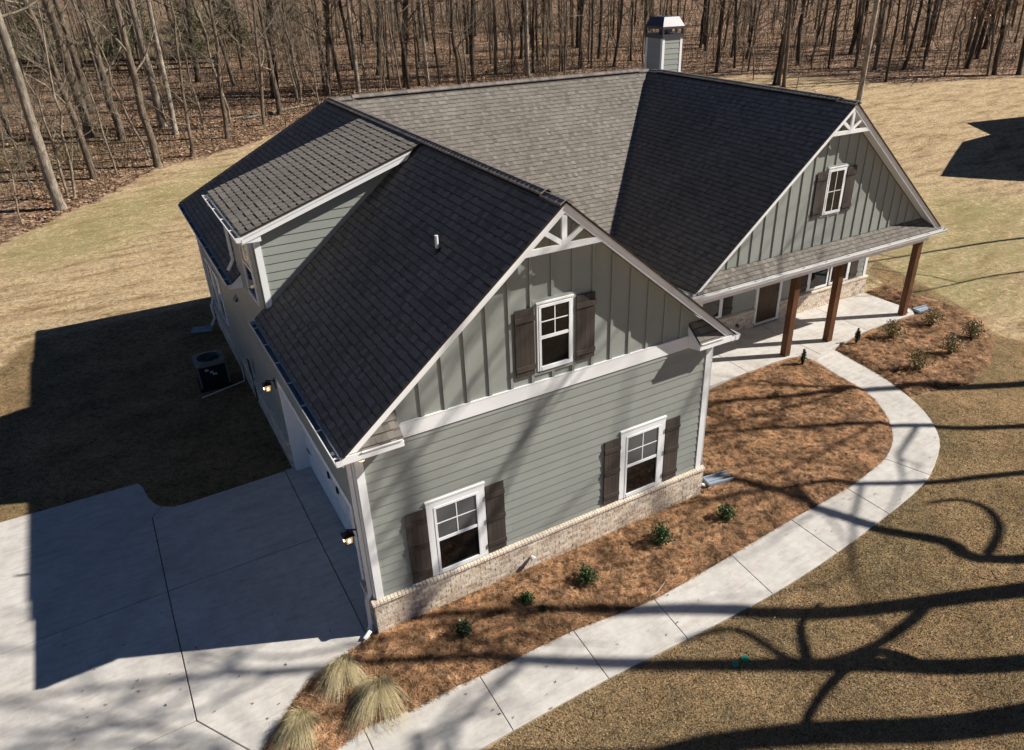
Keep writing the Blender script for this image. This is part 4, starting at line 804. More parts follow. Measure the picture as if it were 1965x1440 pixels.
# chimney
x0, x1, y0, y1 = 15.86, 16.75, 12.5, 13.45
mb = MB(); mb.box(x0+.02, x1-.02, y0+.02, y1-.02, 5.6, 8.15); ch = mb.build('chimney', M['sage_trim'], H)
laps(wallframe('F', y0+.02), x0+.09, x1-.09, 6.9, 8.15, ch, base=6.9); laps(wallframe('L', x0+.02), y0+.09, y1-.09, 6.9, 8.15, ch, base=6.9)
for a, b, c, d in ((x0, x0+.09, y0, y0+.09), (x1-.09, x1, y0, y0+.09), (x0, x0+.09, y1-.09, y1)): mb = MB(); mb.box(a-.012, b, c-.012, d, 6.0, 8.14); mb.build('corner_board', M['white'], ch)
mb = MB(); e = .04; X0, X1, Y0, Y1 = x0-e, x1+e, y0-e, y1+e
mb.box(X0, X1, Y0, Y1, 8.12, 8.25)
for a in (X0, X1-.06):
    for c in (Y0, Y1-.06): mb.box(a, a+.06, c, c+.06, 8.25, 8.42)
for a in ((X0, X1, Y0, Y0+.02), (X0, X1, Y1-.02, Y1), (X0, X0+.02, Y0+.02, Y1-.02), (X1-.02, X1, Y0+.02, Y1-.02)): mb.box(*a, 8.42, 8.50)
i = .15; mb.hexa([(X0, Y0, 8.50), (X1, Y0, 8.50), (X1, Y1, 8.50), (X0, Y1, 8.50), (X0+i, Y0+i, 8.80), (X1-i, Y0+i, 8.80), (X1-i, Y1-i, 8.80), (X0+i, Y1-i, 8.80)])
mb.build('chimney_shroud', M['galv'], ch)
mb = MB(); mb.tube([(16.3, 12.97, 8.2), (16.3, 12.97, 8.40)], .2, 16); mb.build('flue', M['galv'], ch)
# plumbing vent
mb = MB(); mb.tube([(2.32, 1.55, 6.05), (2.32, 1.55, 6.44)], .030, 12); v_ = mb.build('vent_pipe', M['pvc'], H)
mb = MB(); mb.tube([(2.32, 1.55, 6.0), (2.32, 1.55, 6.22)], [.11, .05], 12); mb.build('vent_boot', M['black'], v_)
# wall lanterns
def lantern(x, y, z, kk):
    mb = MB(); mb.box(-.035, -.022, y-.06, y+.06, z+.02, z+.26); l_ = mb.build('wall_lantern', M['black'], H)
    mb = MB(); mb.beam((-.03, y, z+.20), (x, y, z+.27), .02, .02); mb.beam((x, y, z+.28), (x, y, z+.21), .02, .02, (1, 0, 0)); mb.build('arm', M['black'], l_)
    mb = MB(); mb.hexa([(x-.1, y-.1, z+.17), (x+.1, y-.1, z+.17), (x+.1, y+.1, z+.17), (x-.1, y+.1, z+.17), (x-.035, y-.035, z+.22), (x+.035, y-.035, z+.22), (x+.035, y+.035, z+.22), (x-.035, y+.035, z+.22)]); mb.build('lamp_roof', M['black'], l_)
    mb = MB(); mb.hexa([(x-.05, y-.05, z), (x+.05, y-.05, z), (x+.05, y+.05, z), (x-.05, y+.05, z), (x-.068, y-.068, z+.165), (x+.068, y-.068, z+.165), (x+.068, y+.068, z+.165), (x-.068, y+.068, z+.165)]); mb.build('lamp_glass', M['lampglass'], l_)
    mb = MB()
    for sx in (-1, 1):
        for sy in (-1, 1): mb.beam((x+sx*.053, y+sy*.053, z-.005), (x+sx*.072, y+sy*.072, z+.17), .012, .012, (1, 0, 0))
    mb.box(x-.056, x+.056, y-.056, y+.056, z-.012, z-.002); mb.build('lamp_frame', M['black'], l_)
    mb = MB(); mb.tube([(x-.0695, y-.0, z+.05), (x-.075, y, z+.10)], .018, 8); mb.tube([(x, y-.066, z+.05), (x, y-.074, z+.10)], .018, 8); mb.build('bulb', M['bulb'], l_)
lantern(-.20, .42, 1.80, 0); lantern(-.20, 6.15, 1.98, 1)
mb = MB(); mb.tube([(.09, -.12, 3.90), (.09, -.12, 3.83)], .025, 8); f_ = mb.build('corner_floodlight', M['black'], H)
mb = MB(); mb.tube([(.09, -.12, 3.84), (.09, -.13, 3.78), (.09, -.14, 3.73)], [.02, .035, .055], 12); mb.build('lamp_head', M['white'], f_); mb = MB(); mb.tube([(.09, -.14, 3.731), (.09, -.1405, 3.722)], .048, 12); mb.build('bulb', M['bulb'], f_)
mb = MB(); mb.box(-.13, -.1, 9.2, 9.4, .95, 1.35); mb.tube([(-.1, 9.3, .95), (-.1, 9.3, .1)], .02); u_ = mb.build('utility_box', M['galv'], H)
mb = MB(); mb.tube([(3.05, -.09, .30), (3.05, -.2, .28)], [.035, .07], 10); mb.build('dryer_vent', M['pvc'], H)
flush_bricks()

# ---------------------------------------------------------------- things around the house
def place(o, loc): o.location = loc
ac = thing('air_conditioner', 'grey outdoor air conditioner with a round fan opening, shaded by the side wall', 'air conditioner', (-.90, 11.25, 0)); A0 = ac
mb = MB(); mb.box(-.43, .43, -.43, .43, -.05, .06); mb.build('pad', M['black'], ac)
mb = MB(); n = 28; 
for s_ in (.37,): mb.box(-s_, s_, -s_, s_, .061, .70)
mb.build('coil_body', M['black'], ac)
mb = MB()
for s_ in (-1, 1):
    for t_ in (-1, 1): mb.box(s_*.37-.02, s_*.37+.02, t_*.37-.02, t_*.37+.02, .06, .72)
mb.build('corner_post', M['acm'], ac)
mb = MB(); pts = []
for k in range(n):
    a = 2*math.pi*k/n; c_, s_ = math.cos(a), math.sin(a); q_ = .40/max(abs(c_), abs(s_)); q_ = min(q_, .50); pts.append((c_*q_, s_*q_, c_*.31, s_*.31))
V = []; F = []
for k, (a, b, c, d) in enumerate(pts): V += [(a, b, .70), (a, b, .80), (c, d, .81), (c, d, .70)]
for k in range(n):
    j = (k+1) % n
    for e in range(4): F.append((4*k+e, 4*j+e, 4*j+(e+1) % 4, 4*k+(e+1) % 4))
mb.add(V, F); mb.build('top_ring', M['acm'], ac)
mb = MB(); mb.tube([(0, 0, .71), (0, 0, .76)], .09, 12)
for k in range(3): a = k*2.09; mb.beam((0, 0, .735), (.28*math.cos(a), .28*math.sin(a), .735), .14, .006, (math.sin(a), -math.cos(a), .4))
mb.build('fan', M['dark'], ac)
mb = MB()
for r_ in (.1, .17, .24, .30): mb.tube([(r_*math.cos(a), r_*math.sin(a), .805) for a in np.linspace(0, 2*math.pi, 22)], .004, 3, False)
for k in range(6): a = k*1.047; mb.tube([(0, 0, .805), (.32*math.cos(a), .32*math.sin(a), .805)], .004, 3)
mb.build('fan_guard', M['acm'], ac)
for y, z, w_ in ((-.2, .55, .1), (-.08, .47, .09), (-.02, .40, .12)): mb = MB(); mb.box(.0+y, .0+y+w_, -.376, -.371, z, z+.07); mb.build('rating_label', M['bluegrey'], ac)
mb = MB(); mb.tube([(-1.36, 10.42, .03), (-.16, 10.80, .03), (-.13, 11.0, .03), (-.13, 11.05, .4)], .017, 8); o = mb.build('drain_pipe', M['pvc']); o['label'] = 'thin white pipe lying on the dark ground beside the air conditioner'; o['category'] = 'pipe'
def splash(loc, rz, label):
    t = thing('splash_block', label, 'splash block', loc, 'splash blocks under the downspouts', rz)
    mb = MB(); mb.box(-.32, .32, -.14, .14, 0, .03); mb.build('tray', M['bluegrey'], t)
    mb = MB(); mb.box(-.32, .32, -.15, -.12, .03, .085); mb.box(-.32, .32, .12, .15, .03, .085); mb.box(-.32, -.29, -.12, .12, .03, .085); mb.box(-.29, .32, -.02, .02, .031, .05); mb.build('rim', M['bluegrey'], t)
splash((7.98, .02, .09), -.15, 'blue grey splash block on pine straw at the right front corner of the brick base')
splash((-.62, 15.1, .02), 2.8, 'blue grey splash block in the shade at the far rear corner of the house')
splash((20.2, 3.4, .10), -.1, 'pale splash block beside the farthest brown porch post')
for i, (x, y, r_) in enumerate(CAPS):
    r_ *= .72
    mb = MB(); z = tz(x, y)+(.0 if i < 2 else .09); mb.tube([(x, y, z-.01), (x, y, z+.025), (x, y, z+.03)], [r_, r_, r_*.8], 16); mb.tube([(x, y, z+.03), (x, y, z+.036)], r_*.25, 8)
    o = mb.build('drain_cover', M['greencap']); o['category'] = 'drain cover'; o['label'] = ['larger round green drain cover in the brown lawn, on the right of two', 'smaller round green drain cover in the brown lawn, on the left of two', 'round green cover in the pine straw near the corner downspout', 'small green scrap in the pine straw beside the walkway'][i]
for i, P_ in enumerate(STICKS):
    mb = MB(); zz = .075 if i < 2 else .03; n = len(P_); mb.tube([(x, y, zz+.02*math.sin(k*2)) for k, (x, y) in enumerate(P_)], [.011-.006*k/n for k in range(n)], 5)
    o = mb.build('fallen_stick', M['stick']); o['category'] = 'stick'; o['label'] = ['long pale stick lying on pine straw down to the walkway edge', 'short pale stick on pine straw near the splash block', 'thin forked twig on the brown lawn at the right edge', 'small twig crossing the forked twig on the brown lawn'][i]

# ---- small plants
def leafplant(name, x, y, r, m, n, hgt, lsz, label, cat, group, up=.0, z0=.05, shape='ball'):
    t = thing(name, label, cat, (x, y, z0), group); R = np.random.default_rng(int(x*100+y*10) % 9999+5)
    a = R.uniform(0, 6.28, n); k = R.random(n)**.6; ph = R.uniform(-.15, 1.5, n)
    lump = 1+.25*np.sin(a*3+x)+.18*np.sin(a*5+ph*4)
    P = np.stack([np.cos(a)*np.cos(ph)*k*r*lump, np.sin(a)*np.cos(ph)*k*r*lump, (np.sin(ph)*.5+.5)*k*hgt*(1 if shape == 'ball' else 1.0)+.02], 1)
    if shape == 'cone': P[:, :2] *= (1.15-P[:, 2:3]/hgt*.8)
    d = R.normal(size=(n, 3)); d[:, 2] += up; d /= np.linalg.norm(d, axis=1)[:, None]; s_ = np.cross(d, R.normal(size=(n, 3))); s_ /= np.linalg.norm(s_, axis=1)[:, None]; L = lsz*R.uniform(.6, 1.3, n)[:, None]
    V = np.stack([P, P+d*L*.5+s_*L*.28, P+d*L, P+d*L*.5-s_*L*.28], 1); i = np.arange(n)*4
    link('foliage', quickmesh('foliage', V, np.stack([i, i+1, i+2, i+3], 1), np.clip(R.normal(.5, .25, n), 0, 1), M[m]), t)
    mb = MB()
    for q_ in range(6 if shape == 'ball' else 3): b = R.uniform(0, 6.28); mb.tube([(0, 0, -.03), (math.cos(b)*r*.4, math.sin(b)*r*.4, hgt*.45), (math.cos(b)*r*.6, math.sin(b)*r*.6, hgt*.8)], [.009, .006, .003], 4)
    mb.build('stem', M['bark_brown'], t); return t
lab = {0: 'young holly shrub in pine straw, second from the driveway end', 1: 'small rounded holly shrub in pine straw, middle of the front row', 2: 'widest leafy green shrub in pine straw along the brick base', 3: 'bright green shrub below the blue grey splash block', 4: 'dark shrub lost in the branch shadow nearest the driveway', 5: 'tiny sprig of leaves between the front shrubs', 6: 'low sparse green plant in the middle of the curved bed',
 7: 'feathery olive shrub nearest the middle porch posts', 8: 'feathery olive shrub beside the farthest porch post', 9: 'feathery olive shrub at the outer edge of the right bed', 10: 'feathery olive shrub in the centre of the right bed', 11: 'feathery olive shrub nearest the curved walkway', 12: 'slim dark upright shrub right of the walkway entrance', 13: 'slim dark upright shrub left of the walkway entrance'}
for i, (x, y, w_, k) in enumerate(SHRUB):
    if k == 'a': leafplant('holly_shrub' if w_ > .2 else 'seedling', x, y, w_*(.55 if i != 4 else .42), 'leaf' if i != 4 else 'leaf3', int(900*w_/.35) if i != 6 else 120, w_*.95, .05, lab[i], 'shrub', 'small holly shrubs in the front bed')
    elif k == 'b': leafplant('feathery_shrub', x, y-.1, .33, 'leaf2', 800, .60, .06, lab[i], 'shrub', 'feathery shrubs in the right bed', up=1.2)
    else: leafplant('upright_shrub', x, y, .10, 'leaf3', 600, .52, .05, lab[i], 'shrub', 'dark upright shrubs at the walkway', up=1.5, shape='cone')
for i, (x, y, r_) in enumerate(GRASSC):
    t = thing('ornamental_grass', ['pale ornamental grass clump nearest the driveway edge and garage', 'largest drooping pale grass clump beside the walkway', 'pale drooping grass clump at the bottom tip of the bed'][i], 'grass clump', (x, y+.17, .04), 'ornamental grass clumps at the bed tip')
    R = np.random.default_rng(40+i); n = 1300; r_ *= .80; a = R.uniform(0, 6.28, n); a = a+.5*np.sin(a*4+i)+.3*np.sin(a*11); sp = R.random(n)**.7; hh = r_*R.uniform(.6, 1.25, n); base = R.normal(0, .045, (n, 2)); out = r_*(.15+1.25*sp)
    wind = np.array([-.10, -.22])*r_/.5; V = np.zeros((n, 10, 3)); w_ = R.uniform(.0018, .0034, n)
    for q_ in range(5):
        s_ = q_/4; ox = out*(s_**1.35); z = hh*(1.9*s_-1.55*s_*s_*(0.55+.6*sp)); z = np.maximum(z, .01)
        cx = base[:, 0]+np.cos(a)*ox+wind[0]*s_*s_*2; cy = base[:, 1]+np.sin(a)*ox+wind[1]*s_*s_*2; ww = w_*(1.1-s_*.8)
        V[:, q_*2] = np.stack([cx-np.sin(a)*ww, cy+np.cos(a)*ww, z], 1); V[:, q_*2+1] = np.stack([cx+np.sin(a)*ww, cy-np.cos(a)*ww, z], 1)
    b = np.arange(n)*10; F = np.concatenate([np.stack([b+2*q_, b+2*q_+1, b+2*q_+3, b+2*q_+2], 1) for q_ in range(4)]); tn = np.clip(R.normal(.62, .2, n), 0, 1)
    link('blades', quickmesh('blades', V, F, np.concatenate([tn*.7, tn*.9, tn, np.clip(tn*1.1, 0, 1)]), M['tuft']), t)
# ---------------------------------------------------------------- trees
def gen_tree(seed, h, r0, first, nl, lean=.02, twig=3, sub=4, wig=.02, spread=.42, up=.5):
    R = random.Random(seed); T = MB(); B = MB(); P = []; x = y = 0; n = 12
    for i in range(n+1):
        P.append(Vector((x, y, h*i/n-(.15 if i == 0 else 0)))); x += R.gauss(lean, wig)*h/n*2; y += R.gauss(0, wig)*h/n*2
    rad = [r0*(1.35 if i == 0 else 1.0)*(1-(i/n))**.75+.012 for i in range(n+1)]; rad.insert(1, r0*1.02); P.insert(1, P[0].lerp(P[1], .25)); T.tube(P, rad, 8 if r0 > .1 else 6, False)
    def at(z): 
        t = z/h*n; i = min(int(t), n-1); return P[i+1 if i else 0].lerp(P[i+2], t-i) if i else P[0].lerp(P[2], t)
    def branch(p, d, L, r, lvl):
        pts = [p]; q = Vector(p); dd = Vector(d); k = 4 if lvl < 2 else 3
        for i in range(k):
            dd = (dd+Vector((R.gauss(0, .22), R.gauss(0, .22), R.gauss(.10, .15)))).normalized(); q = q+dd*(L/k); pts.append(q)
        B.tube(pts, [r*(1-.8*i/k) for i in range(k+1)], 5 if lvl == 0 else 3, False)
        if lvl < 2:
            for j in range(sub if lvl == 0 else twig):
                t = R.uniform(.25, 1); i = min(int(t*k), k-1); bp = pts[i].lerp(pts[i+1], t*k-i); nd = (dd*.7+Vector((R.gauss(0, .6), R.gauss(0, .6), R.gauss(.15, .4)))).normalized()
                branch(bp, nd, L*R.uniform(.35, .6), r*(1-.8*t)*.65+.003, lvl+1)
    for j in range(nl):
        z = h*(first+(0.97-first)*((j+R.random())/nl)); a = R.uniform(0, 6.28); f = 1-z/h
        L = h*spread*(f**.6)*R.uniform(.5, 1)+.35; branch(at(z), Vector((math.cos(a), math.sin(a), up+R.uniform(-.3, .5))).normalized(), L, max(r0*.38*f+.006, .008), 0)
    return T, B
KIND = {}
def variants(k, n, bark, **kw):
    l_ = []
    for i in range(n):
        T, B = gen_tree(100*len(KIND)+i, **kw); l_.append((T.mesh('trunk', M[bark], True), B.mesh('branches', M['twig' if bark != 'bark_dark' else 'bark_brown'], True)))
    KIND[k] = (l_, kw['r0'])
variants('P', 2, 'bark_pale', h=21, r0=.35, first=.40, nl=12, wig=.012)
variants('B', 3, 'bark_brown', h=20, r0=.30, first=.24, nl=14, wig=.022, twig=4)
variants('D', 4, 'bark_dark', h=19, r0=.20, first=.20, nl=18, wig=.028, twig=4)
variants('M', 3, 'bark_brown', h=14, r0=.14, first=.16, nl=14, wig=.032, twig=4)
variants('S', 5, 'twig', h=9, r0=.055, first=.14, nl=20, wig=.055, twig=5, spread=.30, up=.7, sub=4)
WORD = {'P': 'pale-barked tall bare tree', 'B': 'brown-barked bare tree', 'D': 'dark-barked bare tree', 'M': 'slender bare tree', 'S': 'thin bare sapling', 'U': 'smooth pale bare trunk'}
def tree(x, y, r, k, label, group, z=None, parts=True, sc_=None):
    vs, r0 = KIND['P' if k == 'U' else k]; v = random.choice(vs); s_ = r/r0; zs = random.uniform(.85, 1.15)*(min(max(s_, .8), 1.2)); sx = min(max(s_, .5), 1.9)
    t = thing('tree' if k != 'S' else 'sapling', label, 'tree' if k != 'S' else 'sapling', (x, y, tz(x, y) if z is None else z), group, random.uniform(0, 6.28)); t.scale = (sx, sx, zs); lean_ = {'P': .01, 'B': .02, 'U': 0}.get(k, .05); t.rotation_euler.x = random.gauss(0, lean_); t.rotation_euler.y = random.gauss(0, lean_)
    link('trunk', v[0], t); link('crown', v[1], t); return t
def at_side(x, y):
    d = Vector((x, y, 0))-Vector((CAMP.x, CAMP.y, 0)); return math.degrees(math.atan2(d.x, d.y))-30.95
ORD = ['first', 'second', 'third', 'fourth', 'fifth', 'sixth', 'seventh', 'eighth', 'ninth', 'tenth', 'eleventh', 'twelfth', 'thirteenth', 'fourteenth', 'fifteenth', 'sixteenth', 'seventeenth', 'eighteenth', 'nineteenth', 'twentieth', 'twenty-first', 'twenty-second', 'twenty-third', 'twenty-fourth', 'twenty-fifth', 'twenty-sixth', 'twenty-seventh', 'twenty-eighth', 'twenty-ninth', 'thirtieth']
FARL = {}
LBL = {0: 'tallest pale-barked tree at the left lawn edge, nearest the camera', 4: 'brown-barked tree standing at the lawn edge right of the pale one', 5: 'broad pale tree leaning left beside the brown fence trees'}
def place_of(x, y):
    a = at_side(x, y); return 'behind the left lawn' if a < -22 else 'behind the shed dormer' if a < -10 else 'behind the main ridge' if a < 9 else 'near the chimney' if a < 15 else 'behind the porch gable' if a < 26 else 'behind the right lawn'
RANK = {}
for j in sorted(range(len(TREES)), key=lambda j: at_side(*TREES[j][:2])): RANK.setdefault((TREES[j][4], place_of(*TREES[j][:2])), []).append(j)
grp = 'bare trees in the wood behind the house'
nearby = []
for i, (x, y, z, r_, k) in enumerate(TREES):
    a = at_side(x, y); dist = math.hypot(x-CAMP.x, y-CAMP.y)
    where = 'behind the left lawn' if a < -22 else 'behind the shed dormer' if a < -10 else 'behind the main ridge' if a < 9 else 'near the chimney' if a < 15 else 'behind the porch gable' if a < 26 else 'behind the right lawn'
    r_ *= {'P': .60, 'B': .60, 'D': .72, 'M': .78, 'S': .75, 'U': .85}[k]
    if k == 'U': lb = 'tall smooth pale trunk rising right behind the porch gable peak'
    elif i in LBL: lb = LBL[i]
    else:
        q_ = RANK[(k, where)]; lb = WORD[k]+' '+where+('' if len(q_) == 1 else ', '+ORD[q_.index(i)]+' of its kind from the left')
    tree(x, y, r_, k, lb, 'bare '+k+' trees' if 0 else grp+', '+{'P': 'pale', 'B': 'brown', 'D': 'dark', 'M': 'slender', 'S': 'saplings', 'U': 'pale'}[k]+' ones '+where); nearby.append((x, y))
# the rest of the wood
R = random.Random(3); cnt = 0; edge_poly = [(p_[0], p_[1]) for p_ in EDGE]
fpoly = [(-60, 10), *edge_poly, (140, -10), (400, 0), (400, 400), (-400, 400), (-400, 10)]
tries = 0
while cnt < 175 and tries < 20000:
    tries += 1; a = math.radians(30.95+R.uniform(-40, 35)); d = math.sqrt(R.uniform(36**2, 98**2)) if R.random() < .7 else R.uniform(55, 98); x = CAMP.x+math.sin(a)*d; y = CAMP.y+math.cos(a)*d
    if not inpoly(np.array([x]), np.array([y]), fpoly)[0] or edgedist(np.array([x]), np.array([y]), edge_poly)[0] < 1.5: continue
    if min(math.hypot(x-u, y-v) for u, v in nearby) < 1.3: continue
    if at_side(x, y) < -20 and d < 75 and R.random() < .7: continue
    nearby.append((x, y)); cnt += 1; k = R.choice('DDDMMSSSB' if at_side(x, y) > -14 else 'DMMSSSB'); ad = at_side(x, y)
    where = 'behind the left lawn' if ad < -22 else 'behind the shed dormer' if ad < -10 else 'behind the main ridge' if ad < 9 else 'near the chimney' if ad < 15 else 'behind the porch gable' if ad < 26 else 'behind the right lawn'
    r_ = {'D': R.uniform(.08, .17), 'M': R.uniform(.06, .12), 'S': R.uniform(.03, .055), 'B': R.uniform(.11, .20)}[k]
    FARL.setdefault(WORD[k]+' far back '+where, []).append((ad, tree(x, y, r_, k, 'bare tree', grp+', '+{'B': 'brown', 'D': 'dark', 'M': 'slender', 'S': 'saplings'}[k]+' far back '+where)))
for lb, l_ in FARL.items():
    for j, (_, t_) in enumerate(sorted(l_, key=lambda v: v[0])): t_['label'] = lb+('' if len(l_) == 1 else ', '+ORD[j]+' there from the left')
# far wood: too many trunks to tell apart
mb = MB(); R = random.Random(9)
for i in range(800):
    a = math.radians(30.95+R.uniform(-44, 40)); d = R.uniform(80, 175); x = CAMP.x+math.sin(a)*d; y = CAMP.y+math.cos(a)*d; r_ = R.uniform(.04, .15); z = tz(x, y); h = R.uniform(9, 17)
    mb.tube([(x, y, z-.2), (x+R.gauss(0, .3), y+R.gauss(0, .3), z+h*.5), (x+R.gauss(0, .5), y+R.gauss(0, .5), z+h)], [r_, r_*.75, r_*.3], 5, False, R.random())
    for j in range(3): q = Vector((x, y, z+h*R.uniform(.2, .8))); mb.tube([q, q+Vector((R.gauss(0, 1.3), R.gauss(0, 1.3), R.uniform(.5, 2)))], [.03, .012], 3, False)
mb.build('distant_woodland', M['brush'], kind='stuff', label='dense mass of bare trunks in the distance beyond the nearer trees', category='woodland')
# undergrowth twigs
n = 16000; r = np.random.default_rng(21); a = np.radians(30.95+r.uniform(-38, 36, n)); d = r.uniform(40, 105, n); x = CAMP.x+np.sin(a)*d; y = CAMP.y+np.cos(a)*d
k = inpoly(x, y, fpoly); x = x[k]; y = y[k]; n = len(x); dn = vnoise(x+200, y+200, .12, 8); k = r.random(n) < dn*1.2; x = x[k]; y = y[k]; d = d[:n][k] if len(d) == n else np.hypot(x-CAMP.x, y-CAMP.y); n = len(x)
z = terr(x, y); L = r.uniform(.5, 2.6, n); az = r.uniform(0, 6.28, n); le = r.uniform(.05, .9, n); V = np.zeros((n, 4, 3)); w = .006+.00016*d
dx = np.cos(az)*np.sin(le)*L; dy = np.sin(az)*np.sin(le)*L; dzv = np.cos(le)*L; zb_ = z+r.uniform(0, 1, n)*.8*(le > .5)
px_ = .857*w; py_ = -.514*w
V[:, 0] = np.stack([x-px_, y-py_, zb_], 1); V[:, 1] = np.stack([x+px_, y+py_, zb_], 1); V[:, 2] = np.stack([x+dx+px_*.4, y+dy+py_*.4, zb_+dzv], 1); V[:, 3] = np.stack([x+dx-px_*.4, y+dy-py_*.4, zb_+dzv], 1)
i = np.arange(n)*4; link('undergrowth', quickmesh('undergrowth', V, np.stack([i, i+1, i+2, i+3], 1), r.random(n), M['brush']), kind='stuff', label='tangle of thin bare twigs and brush on the floor of the wood', category='brush')
# fallen leaves, proud of the ground near the edge of the wood
n = 60000; a = np.radians(30.95+r.uniform(-36, 34, n)); d = 34+r.random(n)**1.3*34; x = CAMP.x+np.sin(a)*d; y = CAMP.y+np.cos(a)*d; k = inpoly(x, y, fpoly); x = x[k]; y = y[k]; n = len(x); z = terr(x, y)
s_ = r.uniform(.05, .10, n); az = r.uniform(0, 6.28, n); ti = r.uniform(-.05, .06, n); V = np.zeros((n, 4, 3))
for q_ in range(4): b = az+q_*math.pi/2; V[:, q_] = np.stack([x+np.cos(b)*s_*(1 if q_ % 2 else .6), y+np.sin(b)*s_*(1 if q_ % 2 else .6), z+.03+ti*(1 if q_ in (0, 1) else -1)], 1)
m = mat('fallen_leaf', (.3, .18, .1), .8, .2); q = N(m); q.col(q.ramp(q.attr('tone').outputs['Fac'], [(0, (.07, .035, .02)), (.5, (.24, .135, .075)), (1, (.46, .32, .22))])); M['fallen'] = m
i = np.arange(n)*4; link('fallen_leaves', quickmesh('fallen_leaves', V, np.stack([i, i+1, i+2, i+3], 1), r.random(n), M['fallen']), kind='stuff', label='carpet of curled brown oak leaves covering the floor of the wood', category='leaf litter')
# a few stray leaves blown onto the lawn, walk and drive
n = 900; x = r.uniform(-9, 24, n); y = r.uniform(-8, 3, n); k = ~inpoly(x, y, [(-.3, -.3), (20.2, -.3), (20.2, 16), (-.3, 16)]); x = x[k]; y = y[k]; n = len(x); z = np.maximum(terr(x, y), -.0)+.012; s_ = r.uniform(.012, .032, n); az = r.uniform(0, 6.28, n); V = np.zeros((n, 4, 3))
for q_ in range(4): b = az+q_*math.pi/2; V[:, q_] = np.stack([x+np.cos(b)*s_*(1 if q_ % 2 else .5), y+np.sin(b)*s_*(1 if q_ % 2 else .5), z+.012*(q_ % 2)], 1)
i = np.arange(n)*4; link('stray_leaves', quickmesh('stray_leaves', V, np.stack([i, i+1, i+2, i+3], 1), r.random(n), M['fallen']), kind='stuff', label='scattered dry leaves and bark flakes on the front lawn and concrete', category='leaf litter')
# fallen logs
for i, (P_, r_, lb) in enumerate([([(7.4, 47.5), (10.5, 48.65), (13.7, 49.5)], .10, 'long pale fallen trunk on the leaves behind the dormer roof'), ([(6.2, 47.9), (8.0, 48.6), (9.3, 49.6)], .05, 'broken pale branch lying before the fallen trunk'), ([(-1.85, 43.7), (-.1, 43.4), (1.95, 43.7)], .06, 'thin pale log on the leaves beside the lawn edge'), ([(29, 52.5), (33, 54.5)], .12, 'dark rotten log behind the main ridge'), ([(24.5, 57.5), (27, 57)], .1, 'short log lying deep in the wood')]):
    mb = MB(); mb.tube([(x, y, tz(x, y)+r_) for x, y in P_], [r_, r_*.8, r_*.5][:len(P_)], 7); o = mb.build('fallen_log', M['bark_pale' if i < 3 else 'bark_dark']); o['label'] = lb; o['category'] = 'log'
# evergreens beyond the fence
def evergreen(seed, h, w_):
    R = np.random.default_rng(seed); n = 5200; z = R.random(n)**.85*h; a = R.uniform(0, 6.28, n); cl = R.integers(0, 70, n); ca = R.uniform(0, 6.28, 70); cz = R.random(70)*h; cr = R.uniform(.5, 1, 70)
    prof = lambda z: w_*np.clip(1.05-z/h, .05, 1)**.6
    c = np.stack([np.cos(ca)*prof(cz)*cr*.8, np.sin(ca)*prof(cz)*cr*.8, cz+.3], 1); P = c[cl]+R.normal(0, .20*w_, (n, 3))*np.array([1, 1, .7]); d = R.normal(size=(n, 3)); d /= np.linalg.norm(d, axis=1)[:, None]; s = np.cross(d, R.normal(size=(n, 3))); s /= np.linalg.norm(s, axis=1)[:, None]; L = R.uniform(.12, .32, n)[:, None]
    V = np.stack([P, P+d*L*.5+s*L*.3, P+d*L, P+d*L*.5-s*L*.3], 1); i = np.arange(n)*4
    return quickmesh('crown', V, np.stack([i, i+1, i+2, i+3], 1), np.clip(R.normal(.5, .22, n)+.25*(R.random(70)[cl]-.5), 0, 1), M['everg'])
EG = [evergreen(1, 7, 2.4), evergreen(2, 5, 2.2), evergreen(3, 9, 2.6)]
mb = MB(); mb.tube([(0, 0, -.2), (0, 0, 3), (0, 0, 6)], [.16, .12, .05], 7, False); egt = mb.mesh('trunk', M['bark_dark'], True)
for i, (x, y, s_, v, lb) in enumerate([(-8.5, 70, 1.1, 2, 'dark evergreen tree at the top left corner behind the trees'), (-13, 62, 1.1, 1, 'broad evergreen leftmost beyond the wood'), (-4.5, 82, 1., 0, 'evergreen behind the dark rail fence on its left'), (2.5, 78, .8, 1, 'low evergreen behind the middle of the rail fence'), (8.5, 76, .9, 1, 'low evergreen behind the right end of the rail fence'), (14, 84, 1, 0, 'evergreen far back behind the dormer roof'), (21, 88, 1., 2, 'evergreen far back in the wood left of centre'), (-16, 78, 1.2, 2, 'tall evergreen far back at the left'), (-10.5, 47, .55, 1, 'small green bush in the left part of the wood'), (4.5, 88, 1.1, 2, 'tall evergreen far behind the rail fence'), (12, 95, 1.2, 2, 'tall dim evergreen deepest in the wood')]):
    t = thing('evergreen_tree', lb, 'evergreen', (x, y, tz(x, y)), 'evergreens behind the bare wood', i*1.3); t.scale = (s_, s_, s_*.8); link('trunk', egt, t); link('crown', EG[v], t)
# rail fence
f0 = Vector((-6.5, 74.2, 0)); f1 = Vector((9.2, 66.2, 0)); nf = 7
fe = thing('rail_fence', 'dark three rail fence behind the trees at the left', 'fence', (0, 0, 0))
for i in range(nf+1):
    p_ = f0.lerp(f1, i/nf); z = tz(p_.x, p_.y); mb = MB(); mb.box(p_.x-.08, p_.x+.08, p_.y-.08, p_.y+.08, z-.2, z+1.45); mb.build('post', M['bark_dark'], fe)
    if i < nf:
        q_ = f0.lerp(f1, (i+1)/nf); z2 = tz(q_.x, q_.y)
        for h in (.45, .85, 1.25): mb = MB(); mb.beam((p_.x, p_.y-.09, z+h), (q_.x, q_.y-.09, z2+h), .14, .04); mb.build('rail', M['bark_dark'], fe)
